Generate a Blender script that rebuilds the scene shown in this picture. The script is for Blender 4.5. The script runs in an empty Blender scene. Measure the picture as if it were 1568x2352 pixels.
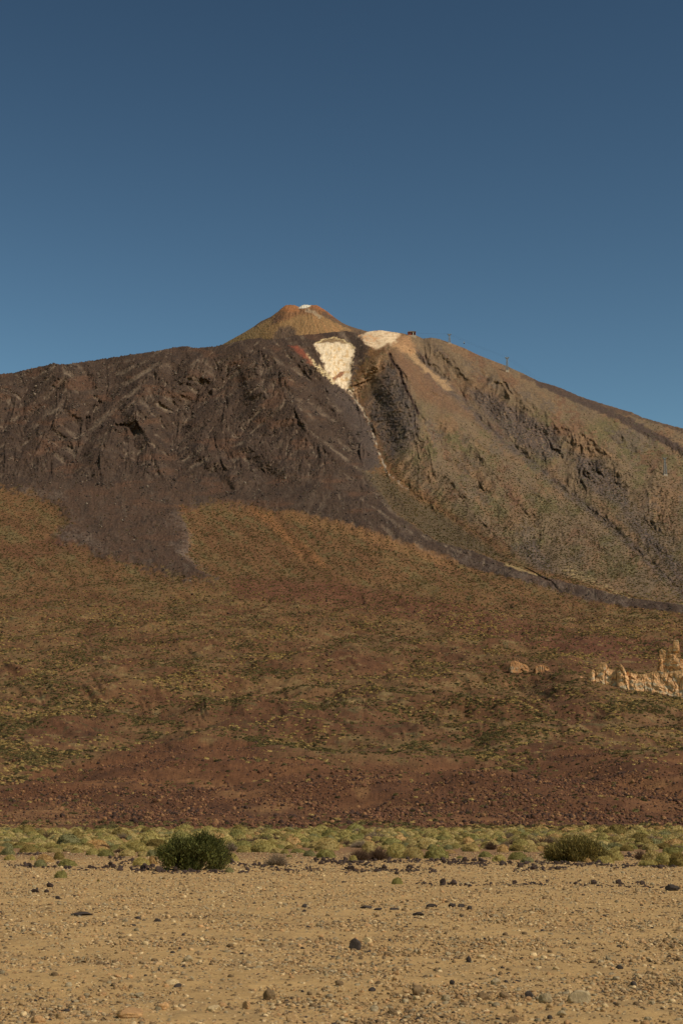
import bpy, math, random
import numpy as np
from mathutils import Vector

scene = bpy.context.scene
COL = scene.collection
R = math.radians

# ------------------------------------------------------------------ camera
F = 3850.0            # focal length in units of a 1568 x 2352 picture
CX, CY = 784.0, 1176.0
PITCH = math.atan(714.0 / F)
CAM_H = 1.6
cam_d = bpy.data.cameras.new('camera')
cam = bpy.data.objects.new('camera', cam_d)
COL.objects.link(cam)
cam.location = (0, 0, CAM_H)
cam.rotation_euler = (math.pi / 2 + PITCH, 0, 0)
cam_d.sensor_fit = 'VERTICAL'
cam_d.sensor_height = 36.0
cam_d.lens = 36.0 * F / 2352.0
cam_d.clip_start = 0.1
cam_d.clip_end = 30000
cam_d.dof.use_dof = True
cam_d.dof.focus_distance = 80.0
cam_d.dof.aperture_fstop = 7.1
scene.camera = cam

# ------------------------------------------------------------------ sky and sun
SUN = Vector((0.74, -0.42, 0.84)).normalized()
SUN_EL = math.asin(SUN.z)
SUN_AZ = math.atan2(SUN.x, SUN.y)
world = bpy.data.worlds.new('World')
scene.world = world
world.use_nodes = True
nt = world.node_tree
nt.nodes.clear()
sky = nt.nodes.new('ShaderNodeTexSky')
sky.sky_type = 'NISHITA'
sky.sun_disc = False
sky.sun_elevation = SUN_EL
sky.sun_rotation = SUN_AZ
sky.altitude = 2100
sky.air_density = 1.0
sky.dust_density = 0.1
sky.ozone_density = 1.5
bg = nt.nodes.new('ShaderNodeBackground')
bg.inputs['Strength'].default_value = 0.06
wo = nt.nodes.new('ShaderNodeOutputWorld')
gam = nt.nodes.new('ShaderNodeGamma')
gam.inputs['Gamma'].default_value = 2.0
tint = nt.nodes.new('ShaderNodeVectorMath'); tint.operation = 'MULTIPLY'
tint.inputs[1].default_value = (0.75, 0.565, 0.300)
nt.links.new(sky.outputs[0], gam.inputs[0])
nt.links.new(gam.outputs[0], tint.inputs[0])
nt.links.new(tint.outputs[0], bg.inputs[0])
nt.links.new(bg.outputs[0], wo.inputs[0])

sun_d = bpy.data.lights.new('sun', 'SUN')
sun_d.energy = 3.9
sun_d.angle = R(0.53)
sun_d.color = (1.0, 0.95, 0.87)
sun = bpy.data.objects.new('sun', sun_d)
COL.objects.link(sun)
sun.rotation_euler = SUN.to_track_quat('Z', 'Y').to_euler()

scene.view_settings.view_transform = 'Standard'
scene.view_settings.look = 'None'
scene.view_settings.exposure = 0.0
scene.view_settings.gamma = 1.0
scene.cycles.max_bounces = 5
scene.cycles.diffuse_bounces = 3
scene.render.film_transparent = False

# ------------------------------------------------------------------ numeric helpers
ca, sa = math.cos(PITCH), math.sin(PITCH)

def ray(px, py):
    """picture coordinates (1568 wide) -> direction with y component 1"""
    dx = (np.asarray(px, float) - CX) / F
    dy = (CY - np.asarray(py, float)) / F
    wy = ca - dy * sa
    wz = sa + dy * ca
    return dx / wy, wz / wy

def at(px, py, Y):
    rx, rz = ray(px, py)
    return np.stack([rx * Y, np.asarray(Y, float) + 0 * rx, CAM_H + rz * Y], -1)

def project(P):
    X, Y, Z = P[..., 0], P[..., 1], P[..., 2] - CAM_H
    dep = Y * ca + Z * sa
    up = -Y * sa + Z * ca
    return CX + F * X / dep, CY - F * up / dep

def ground_y(py, z=0.0):
    rx, rz = ray(CX, py)
    return float((CAM_H - z) / -rz)

_perm = {}
def perlin(x, y, seed=0):
    if seed not in _perm:
        rs = np.random.RandomState(seed + 101)
        p = rs.permutation(512)
        ang = rs.rand(512) * 2 * np.pi
        _perm[seed] = (p, np.cos(ang).astype(np.float32), np.sin(ang).astype(np.float32))
    p, gx, gy = _perm[seed]
    xi = np.floor(x).astype(np.int64); yi = np.floor(y).astype(np.int64)
    xf = (x - xi).astype(np.float32); yf = (y - yi).astype(np.float32)
    xi &= 511; yi &= 511
    x1 = (xi + 1) & 511; y1 = (yi + 1) & 511
    u = xf * xf * xf * (xf * (xf * 6 - 15) + 10)
    v = yf * yf * yf * (yf * (yf * 6 - 15) + 10)
    px0 = p[xi]; px1 = p[x1]
    def g(pp, yy, dx, dy):
        h = p[(pp + yy) & 511]
        return gx[h] * dx + gy[h] * dy
    a = g(px0, yi, xf, yf); b = g(px1, yi, xf - 1, yf)
    c = g(px0, y1, xf, yf - 1); d = g(px1, y1, xf - 1, yf - 1)
    ab = a + u * (b - a); cd = c + u * (d - c)
    return (ab + v * (cd - ab)) * 1.5

def fbm(x, y, octv=4, seed=0, gain=0.5, lac=2.03):
    s = 0; a = 1.0; t = 0
    for i in range(octv):
        s = s + a * perlin(x + 17.3 * i, y - 9.1 * i, seed + i)
        t += a; a *= gain; x = x * lac; y = y * lac
    return s / t

def ridged(x, y, octv=4, seed=0, gain=0.5, lac=2.03):
    s = 0; a = 1.0; t = 0
    for i in range(octv):
        s = s + a * (1 - 2 * np.abs(perlin(x + 17.3 * i, y - 9.1 * i, seed + i)))
        t += a; a *= gain; x = x * lac; y = y * lac
    return s / t

def sstep(a, b, x):
    t = np.clip((x - a) / (b - a), 0, 1)
    return t * t * (3 - 2 * t)

def seg_dist(x, y, pts, closed=False):
    """distance to a polyline, with the parameter along it and side sign"""
    pts = list(pts) + ([pts[0]] if closed else [])
    best = np.full(x.shape, 1e9); tt = np.zeros(x.shape); side = np.zeros(x.shape)
    n = len(pts) - 1
    for i in range(n):
        ax, ay = pts[i]; bx, by = pts[i + 1]
        vx, vy = bx - ax, by - ay
        L = vx * vx + vy * vy + 1e-9
        t = np.clip(((x - ax) * vx + (y - ay) * vy) / L, 0, 1)
        dx = x - ax - t * vx; dy = y - ay - t * vy
        d = np.sqrt(dx * dx + dy * dy)
        m = d < best
        best = np.where(m, d, best)
        tt = np.where(m, (i + t) / n, tt)
        side = np.where(m, np.sign(vx * dy - vy * dx), side)
    return best, tt, side

def inside(x, y, pts):
    r = np.zeros(x.shape, bool)
    n = len(pts)
    for i in range(n):
        ax, ay = pts[i]; bx, by = pts[(i + 1) % n]
        if ay == by:
            continue
        c = ((ay > y) != (by > y)) & (x < (bx - ax) * (y - ay) / (by - ay) + ax)
        r ^= c
    return r

def poly_mask(x, y, pts, soft=4.0):
    xs = [p[0] for p in pts]; ys = [p[1] for p in pts]
    m = np.zeros(x.shape)
    k = (x > min(xs) - soft * 2) & (x < max(xs) + soft * 2) & (y > min(ys) - soft * 2) & (y < max(ys) + soft * 2)
    if not k.any():
        return m
    xx, yy = x[k], y[k]
    d, _, _ = seg_dist(xx, yy, pts, True)
    d = np.where(inside(xx, yy, pts), d, -d)
    m[k] = sstep(-soft, soft, d)
    return m

def line_mask(x, y, pts, w, soft):
    xs = [p[0] for p in pts]; ys = [p[1] for p in pts]
    q = w + soft + 5
    m = np.zeros(x.shape)
    k = (x > min(xs) - q) & (x < max(xs) + q) & (y > min(ys) - q) & (y < max(ys) + q)
    if k.any():
        d, t, s = seg_dist(x[k], y[k], pts)
        m[k] = 1 - sstep(w, w + soft, d)
    return m

def blur(a, r):
    for ax in (0, 1):
        p = np.concatenate([np.repeat(np.take(a, [0], ax), r + 1, ax), a, np.repeat(np.take(a, [-1], ax), r, ax)], ax)
        c = np.cumsum(p, ax)
        n = a.shape[ax]
        a = (np.take(c, np.arange(2 * r + 1, 2 * r + 1 + n), ax) - np.take(c, np.arange(0, n), ax)) / (2 * r + 1)
    return a

def rills(X, Y, nx, ny, wave, seed):
    """branching ribs and rills that run along the fall line; (nx, ny) points across it"""
    rs = np.random.RandomState(seed)
    jx = rs.rand(256, 256).astype(np.float32); jy = rs.rand(256, 256).astype(np.float32); ph = (rs.rand(256, 256) * 6.283).astype(np.float32)
    cell = wave * 1.25
    gx = X / cell; gy = Y / cell
    ix = np.floor(gx).astype(np.int32); iy = np.floor(gy).astype(np.int32)
    kk = np.float32(2 * np.pi / wave)
    num = np.zeros(X.shape, np.float32); den = np.full(X.shape, 1e-4, np.float32)
    for a in (-1, 0, 1):
        for b in (-1, 0, 1):
            ca_, cb_ = (ix + a) & 255, (iy + b) & 255
            dx = ((gx - ix - a).astype(np.float32) - jx[ca_, cb_]) * cell
            dy = ((gy - iy - b).astype(np.float32) - jy[ca_, cb_]) * cell
            w = np.exp(-(dx * dx + dy * dy) * np.float32(2.2 / (cell * cell)))
            num += w * np.cos(kk * (dx * nx + dy * ny) + ph[ca_, cb_] * 0.35); den += w
    return num / den

def lin(c):
    c = np.asarray(c, float) / 255.0
    return np.where(c <= 0.04045, c / 12.92, ((c + 0.055) / 1.055) ** 2.4)

def mix(a, c, m):
    return a + (np.asarray(c) - a) * m[..., None]

# ------------------------------------------------------------------ mesh and object helpers
def mesh_np(name, verts, faces, smooth=True, attrs=None):
    """faces: (n,3) or (n,4) int array, or a list of such arrays"""
    fl = faces if isinstance(faces, list) else [faces]
    me = bpy.data.meshes.new(name)
    v = np.ascontiguousarray(verts, dtype=np.float32).reshape(-1, 3)
    me.vertices.add(len(v))
    me.vertices.foreach_set('co', v.ravel())
    loops = np.concatenate([f.ravel() for f in fl]).astype(np.int32)
    tot = np.concatenate([np.full(len(f), f.shape[1]) for f in fl]).astype(np.int32)
    start = np.concatenate([[0], np.cumsum(tot)[:-1]]).astype(np.int32)
    me.loops.add(len(loops))
    me.loops.foreach_set('vertex_index', loops)
    me.polygons.add(len(tot))
    me.polygons.foreach_set('loop_start', start)
    me.polygons.foreach_set('loop_total', tot)
    if smooth:
        me.polygons.foreach_set('use_smooth', np.ones(len(tot), bool))
    for k, a in (attrs or {}).items():
        a = np.asarray(a, np.float32)
        if a.ndim == 2:
            at_ = me.attributes.new(k, 'FLOAT_COLOR', 'POINT')
            rgba = np.ones((len(v), 4), np.float32); rgba[:, :3] = a[:, :3]
            at_.data.foreach_set('color', rgba.ravel())
        else:
            at_ = me.attributes.new(k, 'FLOAT', 'POINT')
            at_.data.foreach_set('value', a)
    me.update()
    me.validate()
    return me

def grid_quads(nr, nc):
    i = np.arange(nr - 1)[:, None] * nc + np.arange(nc - 1)[None, :]
    i = i.ravel()
    return np.stack([i, i + 1, i + 1 + nc, i + nc], -1)

def add(name, me, mat=None, parent=None):
    o = bpy.data.objects.new(name, me)
    COL.objects.link(o)
    if mat is not None and me is not None and len(me.materials) == 0:
        me.materials.append(mat)
    if parent is not None:
        o.parent = parent
    return o

def tag(o, label, cat, group=None):
    o['label'] = label; o['category'] = cat
    if group:
        o['group'] = group
    return o

def thing(name, label, cat, loc, group=None):
    o = bpy.data.objects.new(name, None)
    COL.objects.link(o)
    o.location = loc
    o.empty_display_size = 0.2
    return tag(o, label, cat, group)

class MB:
    def __init__(s):
        s.v = []; s.f = []
    def box(s, x0, x1, y0, y1, z0, z1, taper=1.0):
        b = len(s.v)
        mx, my = (x0 + x1) / 2, (y0 + y1) / 2
        for z, k in ((z0, 1), (z1, taper)):
            for x, y in ((x0, y0), (x1, y0), (x1, y1), (x0, y1)):
                s.v.append((mx + (x - mx) * k, my + (y - my) * k, z))
        for q in ((3, 2, 1, 0), (4, 5, 6, 7), (0, 1, 5, 4), (1, 2, 6, 5), (2, 3, 7, 6), (3, 0, 4, 7)):
            s.f.append([b + i for i in q])
        return s
    def tube(s, a, b_, r0, r1=None, n=6):
        r1 = r0 if r1 is None else r1
        a = Vector(a); b_ = Vector(b_)
        d = (b_ - a).normalized()
        u = d.orthogonal().normalized(); w = d.cross(u)
        k = len(s.v)
        for p, r in ((a, r0), (b_, r1)):
            for i in range(n):
                t = 2 * math.pi * i / n
                s.v.append(tuple(p + u * (r * math.cos(t)) + w * (r * math.sin(t))))
        for i in range(n):
            j = (i + 1) % n
            s.f.append([k + i, k + j, k + n + j, k + n + i])
        s.f.append([k + i for i in reversed(range(n))])
        s.f.append([k + n + i for i in range(n)])
        return s
    def build(s, name, mat, parent=None):
        me = bpy.data.meshes.new(name)
        me.from_pydata(s.v, [], s.f)
        me.update()
        return add(name, me, mat, parent)

# ------------------------------------------------------------------ materials
def new_mat(name):
    m = bpy.data.materials.new(name)
    m.use_nodes = True
    n = m.node_tree.nodes; l = m.node_tree.links
    b = n['Principled BSDF']
    b.inputs['Roughness'].default_value = 0.95
    b.inputs['Specular IOR Level'].default_value = 0.12
    return m, n, l, b

def noise_node(n, l, scale, detail=4, rough=0.6, coord=None, dist=0.0):
    t = n.new('ShaderNodeTexNoise')
    t.inputs['Scale'].default_value = scale
    t.inputs['Detail'].default_value = detail
    t.inputs['Roughness'].default_value = rough
    t.inputs['Distortion'].default_value = dist
    if coord is not None:
        l.new(coord, t.inputs['Vector'])
    return t

def vary(n, l, col_out, fac_out, lo, hi):
    """multiply a colour by a factor mapped from noise"""
    mr = n.new('ShaderNodeMapRange')
    mr.inputs['From Min'].default_value = 0.3; mr.inputs['From Max'].default_value = 0.7
    mr.inputs['To Min'].default_value = lo; mr.inputs['To Max'].default_value = hi
    l.new(fac_out, mr.inputs['Value'])
    vm = n.new('ShaderNodeVectorMath'); vm.operation = 'SCALE'
    l.new(col_out, vm.inputs[0]); l.new(mr.outputs[0], vm.inputs['Scale'])
    return vm.outputs[0]

def terrain_mat(name, s1, s2, bump_scale, bump_dist):
    m, n, l, b = new_mat(name)
    a = n.new('ShaderNodeAttribute'); a.attribute_name = 'Col'
    tc = n.new('ShaderNodeTexCoord')
    n1 = noise_node(n, l, s1, 5, 0.65, tc.outputs['Object'])
    n2 = noise_node(n, l, s2, 3, 0.6, tc.outputs['Object'])
    c = vary(n, l, a.outputs['Color'], n1.outputs[0], 0.82, 1.18)
    c = vary(n, l, c, n2.outputs[0], 0.85, 1.15)
    l.new(c, b.inputs['Base Color'])
    nb = noise_node(n, l, bump_scale, 6, 0.65, tc.outputs['Object'])
    bp = n.new('ShaderNodeBump')
    bp.inputs['Distance'].default_value = bump_dist
    bp.inputs['Strength'].default_value = 1.0
    l.new(nb.outputs[0], bp.inputs['Height'])
    l.new(bp.outputs[0], b.inputs['Normal'])
    return m

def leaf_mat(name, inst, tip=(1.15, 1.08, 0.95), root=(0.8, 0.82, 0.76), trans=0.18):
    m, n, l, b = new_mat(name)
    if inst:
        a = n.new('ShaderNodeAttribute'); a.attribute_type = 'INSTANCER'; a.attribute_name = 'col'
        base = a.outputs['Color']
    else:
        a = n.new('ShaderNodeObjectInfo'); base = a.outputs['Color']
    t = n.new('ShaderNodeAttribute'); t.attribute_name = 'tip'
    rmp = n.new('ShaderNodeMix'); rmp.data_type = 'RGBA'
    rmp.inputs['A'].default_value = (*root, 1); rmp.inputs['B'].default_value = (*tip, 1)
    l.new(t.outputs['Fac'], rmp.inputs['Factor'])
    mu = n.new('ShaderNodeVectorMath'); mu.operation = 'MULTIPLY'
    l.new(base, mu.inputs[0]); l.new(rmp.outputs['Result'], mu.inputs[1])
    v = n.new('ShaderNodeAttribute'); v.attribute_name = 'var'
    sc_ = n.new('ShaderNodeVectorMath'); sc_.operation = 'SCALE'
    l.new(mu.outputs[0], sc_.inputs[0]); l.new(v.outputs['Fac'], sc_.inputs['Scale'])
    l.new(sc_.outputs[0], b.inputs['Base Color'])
    tr = n.new('ShaderNodeBsdfTranslucent')
    l.new(sc_.outputs[0], tr.inputs['Color'])
    mx = n.new('ShaderNodeMixShader'); mx.inputs[0].default_value = trans
    l.new(b.outputs[0], mx.inputs[1]); l.new(tr.outputs[0], mx.inputs[2])
    l.new(mx.outputs[0], n['Material Output'].inputs['Surface'])
    return m

def stone_mat(name, inst, scale=14.0, lo=0.7, hi=1.3, bump=0.01):
    m, n, l, b = new_mat(name)
    if inst:
        a = n.new('ShaderNodeAttribute'); a.attribute_type = 'INSTANCER'; a.attribute_name = 'col'
    else:
        a = n.new('ShaderNodeObjectInfo')
    tc = n.new('ShaderNodeTexCoord')
    n1 = noise_node(n, l, scale, 5, 0.7, tc.outputs['Object'])
    c = vary(n, l, a.outputs['Color'], n1.outputs[0], lo, hi)
    l.new(c, b.inputs['Base Color'])
    b.inputs['Roughness'].default_value = 0.85
    bp = n.new('ShaderNodeBump'); bp.inputs['Distance'].default_value = bump
    l.new(n1.outputs[0], bp.inputs['Height']); l.new(bp.outputs[0], b.inputs['Normal'])
    return m

def plain_mat(name, col, rough=0.7, metal=0.0, scale=0.0):
    m, n, l, b = new_mat(name)
    b.inputs['Roughness'].default_value = rough
    b.inputs['Metallic'].default_value = metal
    rgb = n.new('ShaderNodeRGB'); rgb.outputs[0].default_value = (*lin(col), 1)
    tc = n.new('ShaderNodeTexCoord')
    n1 = noise_node(n, l, scale or 1.5, 4, 0.6, tc.outputs['Object'])
    l.new(vary(n, l, rgb.outputs[0], n1.outputs[0], 0.75, 1.2), b.inputs['Base Color'])
    return m

# ------------------------------------------------------------------ ground: one sheet out to the horizon
def build_ground():
    th = np.concatenate([np.linspace(-math.pi, -0.36, 40)[:-1], np.linspace(-0.36, 0.36, 360), np.linspace(0.36, math.pi, 40)[1:]])
    r = np.concatenate([[0.3, 2, 4, 6, 8], np.geomspace(9, 420, 330), [600, 1000, 2000, 4000, 8000, 14000]])
    T, RR = np.meshgrid(th, r)
    X = RR * np.sin(T); Y = RR * np.cos(T)
    near = 1 - sstep(24, 45, RR)
    z = 0.020 * fbm(X / 2.2, Y / 2.2, 4, 3) * (0.35 + 0.65 * near) + 0.012 * near * fbm(X / 0.35, Y / 0.35, 2, 9)
    z = z * (1 - sstep(150, 250, RR))
    z -= sstep(500, 900, RR) * 1.0
    # soil colours: sand, gravelly patches, darker soil between the shrubs
    sand = lin((179, 141, 89)); sand2 = lin((158, 123, 77)); soil = lin((126, 90, 60)); grit = lin((122, 100, 70))
    c = np.ones(X.shape + (3,)) * sand
    c = mix(c, sand2, 0.45 * sstep(-0.15, 0.35, fbm(X / 1.5, Y / 2.5, 5, 21)))
    c = mix(c, grit, 0.35 * sstep(0.0, 0.35, fbm(X / 0.5, Y / 0.8, 4, 25)))
    c = mix(c, soil, sstep(66, 90, RR + 6 * fbm(X / 9, Y / 9, 3, 27)) * 0.85)
    V = np.stack([X, Y, z], -1)
    me = mesh_np('ground', V, grid_quads(*X.shape), True, {'Col': c.reshape(-1, 3)})
    m = terrain_mat('sandy_ground', 3.0, 24.0, 30.0, 0.012)
    o = add('ground', me, m)
    o['kind'] = 'structure'
    return o

build_ground()

# ------------------------------------------------------------------ the volcano
D_Y = [1914, 1905, 1895, 1880, 1850, 1800, 1700, 1600, 1500, 1400, 1300, 1200, 1100, 1000, 900, 800, 700, 600]
D_R = [330, 345, 372, 430, 540, 740, 1170, 1620, 2070, 2520, 2950, 3350, 3720, 4070, 4400, 4720, 5020, 5300]

def base_depth(py):
    return np.interp(-np.asarray(py, float), [-v for v in D_Y], D_R)

SKY = [(-300, 905), (-140, 885), (0, 860), (30, 857), (60, 850), (100, 841), (125, 834.5), (136, 838), (160, 836), (210, 829), (250, 823),
       (300, 815), (345, 809), (395, 800), (410, 797), (428, 795.5), (446, 800), (490, 797), (508, 793), (530, 789), (545, 784.5),
       (575, 779), (600, 778), (617, 781), (650, 778), (681, 771), (725, 768), (763, 763), (800, 762), (826, 769), (836, 764), (848, 761),
       (873, 758.5), (900, 762.5), (919, 765), (936, 768.5), (954, 770), (962, 774), (971, 778), (989, 775.5), (1009, 779), (1034, 788), (1064, 799),
       (1094, 814), (1129, 828), (1159, 839), (1209, 862), (1236, 876), (1279, 888), (1334, 912), (1384, 928), (1449, 947), (1474, 959),
       (1534, 976), (1568, 984), (1640, 1005), (1760, 1045), (1900, 1095)]

MAIN_GULLY = [(797, 895), (830, 940), (853, 985), (868, 1035), (888, 1085), (935, 1125), (1000, 1168), (1090, 1225), (1180, 1288)]
RIGHT_RIDGE = [(893, 803), (930, 860), (955, 930), (985, 1010), (1040, 1100), (1110, 1190), (1180, 1270)]
LEFT_RIDGE = [(600, 783), (630, 880), (690, 1000), (750, 1090), (850, 1190)]
SCREE = [(955, 815), (985, 850), (1064, 925), (1134, 995), (1234, 1076), (1309, 1138), (1384, 1192), (1444, 1247), (1568, 1365), (1700, 1490)]
DARK = [(-300, 860), (-10, 840), (400, 780), (600, 760), (800, 750), (829, 766), (846, 788), (853, 800), (838, 830), (818, 860), (806, 905), (832, 935), (858, 1000), (866, 1045),
        (872, 1070), (850, 1090), (872, 1130), (905, 1180), (1000, 1246), (1080, 1268), (1170, 1303), (1260, 1332), (1350, 1354), (1450, 1379), (1568, 1394),
        (1760, 1425), (1760, 1450), (1568, 1413), (1460, 1402), (1350, 1384), (1250, 1352), (1150, 1326), (1050, 1300), (960, 1272), (880, 1237),
        (800, 1215), (700, 1192), (640, 1182), (560, 1164), (500, 1160), (452, 1163), (410, 1172), (425, 1215), (440, 1245), (425, 1280), (465, 1315), (500, 1338), (430, 1333), (330, 1308),
        (250, 1290), (200, 1262), (120, 1245), (160, 1205), (140, 1170), (70, 1135), (0, 1122), (-300, 1100)]

FLANK_CRAGS = [[(1070, 890), (1130, 905), (1200, 950), (1270, 985), (1292, 1040), (1250, 1060), (1180, 1010), (1110, 950)],
               [(1320, 1040), (1380, 1060), (1440, 1125), (1445, 1165), (1390, 1150), (1330, 1110)],
               [(1180, 1255), (1225, 1240), (1275, 1315), (1235, 1310)], [(1420, 1150), (1520, 1250), (1568, 1300), (1568, 1345), (1470, 1240)]]
GULLY_WALL = [(890, 830), (915, 855), (930, 890), (958, 940), (965, 990), (940, 1020), (905, 1060), (880, 1040), (860, 985), (840, 935), (868, 890)]
GULLY_HEAD = [(884, 800), (899, 795), (870, 850), (845, 880), (820, 915), (808, 905), (822, 875), (850, 830)]
CREVICES = [[(1128, 1078), (1136, 1098), (1150, 1104), (1158, 1122)], [(1268, 1012), (1284, 1040), (1300, 1064)], [(1322, 1072), (1348, 1098), (1378, 1122)], [(1398, 1102), (1412, 1112), (1424, 1126)],
            [(1190, 1258), (1225, 1290), (1262, 1312)], [(894, 813), (903, 836), (920, 852), (924, 878), (943, 914), (960, 950)], [(990, 990), (1010, 1010), (1016, 1032)], [(1050, 1130), (1062, 1150)],
            [(1440, 1150), (1456, 1166)], [(1210, 1020), (1222, 1042)], [(930, 800), (938, 806)], [(1480, 1058), (1492, 1070)]]
SCAR = [(721, 795), (739, 784), (767, 777), (791, 788), (815, 805), (813, 820), (807, 839), (807, 872), (802, 884), (812, 904), (793, 900), (763, 881), (747, 850), (733, 815)]
DOME = [(826, 772), (840, 757), (873, 752), (904, 758), (917, 770), (904, 787), (880, 797), (860, 803), (838, 790)]
OUT_X = [1300, 1346, 1421, 1458, 1502, 1538, 1568, 1640]
OUT_B = [1556, 1563, 1578, 1585, 1590, 1597, 1605, 1618]
OUT_D, OUT_G = float(base_depth(1585)), -0.22

def build_mountain():
    xs = np.arange(-150, 1720, 1.65)
    nrow = 740
    ysk = np.interp(xs, [p[0] for p in SKY], [p[1] for p in SKY])
    rough_l = 1 - sstep(500, 640, xs)
    ysk = ysk + (0.6 + 1.3 * rough_l + 0.9 * sstep(1200, 1300, xs)) * fbm(xs / 14, xs * 0, 4, 5) * 1.3
    t = np.linspace(0, 1, nrow)
    t = t ** 0.93
    X = np.repeat(xs[None, :], nrow, 0)
    Yp = 1914 + (ysk[None, :] - 1914) * t[:, None]
    D = base_depth(Yp)
    # --- large relief, as distance along the line of sight
    dsk = Yp - ysk[None, :]
    D = D + 60 * np.exp(-dsk / 16.0) + 50 * np.exp(-dsk / 60.0) * sstep(940, 1100, X)
    D += 330 * np.clip((X - 930) / 700, 0, 1.3) * sstep(1450, 1120, Yp)     # the right flank falls away to the right
    d, tp, side = seg_dist(X, Yp, [(770, 785)] + MAIN_GULLY)
    w = np.where(side > 0, 150, 75)                                  # gentle left wall, steep right wall
    D += 165 * np.clip(1 - d / w, 0, 1) ** 1.15 * (1 - 0.75 * tp) * sstep(0.0, 0.16, tp)
    d, tp, side = seg_dist(X, Yp, RIGHT_RIDGE)
    D -= 90 * np.clip(1 - d / 80, 0, 1) * (1 - 0.6 * tp)
    d, tp, side = seg_dist(X, Yp, LEFT_RIDGE)
    D -= 130 * np.clip(1 - d / 190, 0, 1) * (1 - 0.5 * tp)
    d, tp, side = seg_dist(X, Yp, SCREE)
    D += 70 * np.clip(1 - d / 46, 0, 1) * (1 - 0.5 * tp)
    wob = 7 * fbm(X / 26, Yp / 26, 3, 39); wob2 = 7 * fbm(X / 26 + 9, Yp / 26, 3, 40)
    for pts, amp, w in (([(455, 850), (415, 893), (350, 928), (310, 953), (268, 985)], -44, 34), ([(310, 953), (330, 988), (362, 1030)], -42, 30), ([(540, 858), (500, 900), (435, 938), (380, 993), (330, 1040)], 40, 50),
                        ([(250, 850), (270, 900), (225, 960), (140, 1040)], 54, 44), ([(550, 828), (600, 923), (670, 943), (720, 1010)], -24, 36), ([(545, 900), (560, 985), (600, 1060), (690, 1130)], 24, 44),
                        ([(380, 830), (330, 880), (280, 913), (190, 1010)], -44, 36), ([(140, 850), (160, 900), (110, 980), (60, 1040)], -48, 42), ([(60, 870), (40, 940), (-30, 1020)], 44, 44), ([(200, 880), (120, 930), (20, 1060)], 34, 34),
                        ([(465, 1043), (500, 1068), (540, 1110)], -34, 26), ([(570, 1028), (610, 1058), (680, 1100)], -38, 28), ([(650, 860), (700, 940), (760, 1030), (840, 1130)], -40, 34), ([(690, 880), (760, 990), (830, 1090)], 34, 30),
                        ([(420, 1000), (400, 1060), (430, 1110)], 34, 34), ([(260, 990), (230, 1050), (250, 1110)], -32, 36), ([(180, 1050), (150, 1100)], 30, 30), ([(575, 1093), (525, 1123)], -28, 24),
                        ([(1225, 1240), (1262, 1300)], 26, 20), ([(1060, 880), (1180, 960), (1280, 1030), (1330, 1110)], 30, 40), ([(1180, 900), (1330, 1000), (1500, 1130)], -34, 60),
                        ([(1330, 1040), (1440, 1150), (1568, 1270)], 28, 36), ([(1000, 1000), (1080, 1110), (1160, 1220)], 26, 30), ([(1040, 960), (1120, 1060), (1220, 1170)], -26, 34)):
        d, tp, side = seg_dist(X + wob, Yp + wob2, pts)
        w = w * 1.3
        D += amp * 1.15 * 0.5 * (1 + np.cos(np.pi * np.clip(d / w, 0, 1))) * (1 - sstep(0.75, 1.0, tp) * 0.8)
    calm = 1 - 0.85 * np.maximum(poly_mask(X, Yp, SCAR, 6), poly_mask(X, Yp, DOME, 6))
    D0 = base_depth(Yp)
    rx0, rz0 = ray(X, Yp)
    prof_y = np.linspace(1914, 700, 400)
    prof_d = base_depth(prof_y); prof_z = ray(prof_y * 0 + CX, prof_y)[1] * prof_d
    arc = np.concatenate([[0], np.cumsum(np.hypot(np.diff(prof_d), np.diff(prof_z)))]) + 330
    X0 = rx0 * D0; S0 = np.interp(-Yp, -prof_y, arc)
    up = 1 - sstep(1085, 1200, Yp - 0.30 * np.clip(X - 784, 0, 900))               # 1 on the upper cone
    ang = np.arctan2(X - 775, Yp - 560); rad = np.hypot(X - 775, Yp - 560)
    lefts = 1 - sstep(640, 860, X - 0.25 * (Yp - 900))
    vx = X + 26 * fbm(X / 80, Yp / 80, 2, 33); vy = Yp + 26 * fbm(X / 80 + 31, Yp / 80, 2, 35)
    D -= 16 * ridged(vx / 110 + vy / 260, vy / 120, 2, 31, 0.45) * up * sstep(0, 70, dsk) * calm
    # erosion: ribs and rills down the fall line, finer ones branching off coarser ones
    r0 = int(np.argmax(Yp.max(1) < 1440))
    patchy = 0.35 + 0.65 * sstep(-0.25, 0.3, fbm(X / 70, Yp / 70, 3, 79))
    ero = (lefts + (1 - lefts) * 1.1 * patchy)[r0:] * np.maximum(up * (1 - 0.75 * sstep(1060, 1130, Yp) * lefts), 0.4 * sstep(1130, 1180, Yp) * (1 - sstep(1340, 1430, Yp)) * (0.25 + 0.75 * sstep(640, 900, X)))[r0:] * sstep(0, 45, dsk[r0:]) * calm[r0:]
    xs_, ys_ = X[r0:].astype(np.float32), Yp[r0:].astype(np.float32)
    RILL = []
    YPY, YPX = np.gradient(Yp[r0:])
    YPX = blur(YPX, 4)
    for i, (wave, amp, br) in enumerate(((58, 17, 12), (27, 8.5, 6), (13, 4.2, 3))):
        bD = blur(D[r0:], br)
        gy_, gx_ = np.gradient(bD)
        sl = (gx_ - gy_ * YPX / YPY) / 1.65 * F / D0[r0:] * 0.85
        sl = np.clip(sl, -1.1, 1.1)
        fdx, fdy = sl, 0.34 * (1 + sl * sl)
        ln = np.hypot(fdx, fdy)
        g = rills(xs_, ys_, (fdy / ln).astype(np.float32), (-fdx / ln).astype(np.float32), wave, 700 + i)
        D[r0:] -= amp * g * ero
        q = np.zeros(X.shape, np.float32); q[r0:] = g
        RILL.append(q)
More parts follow.
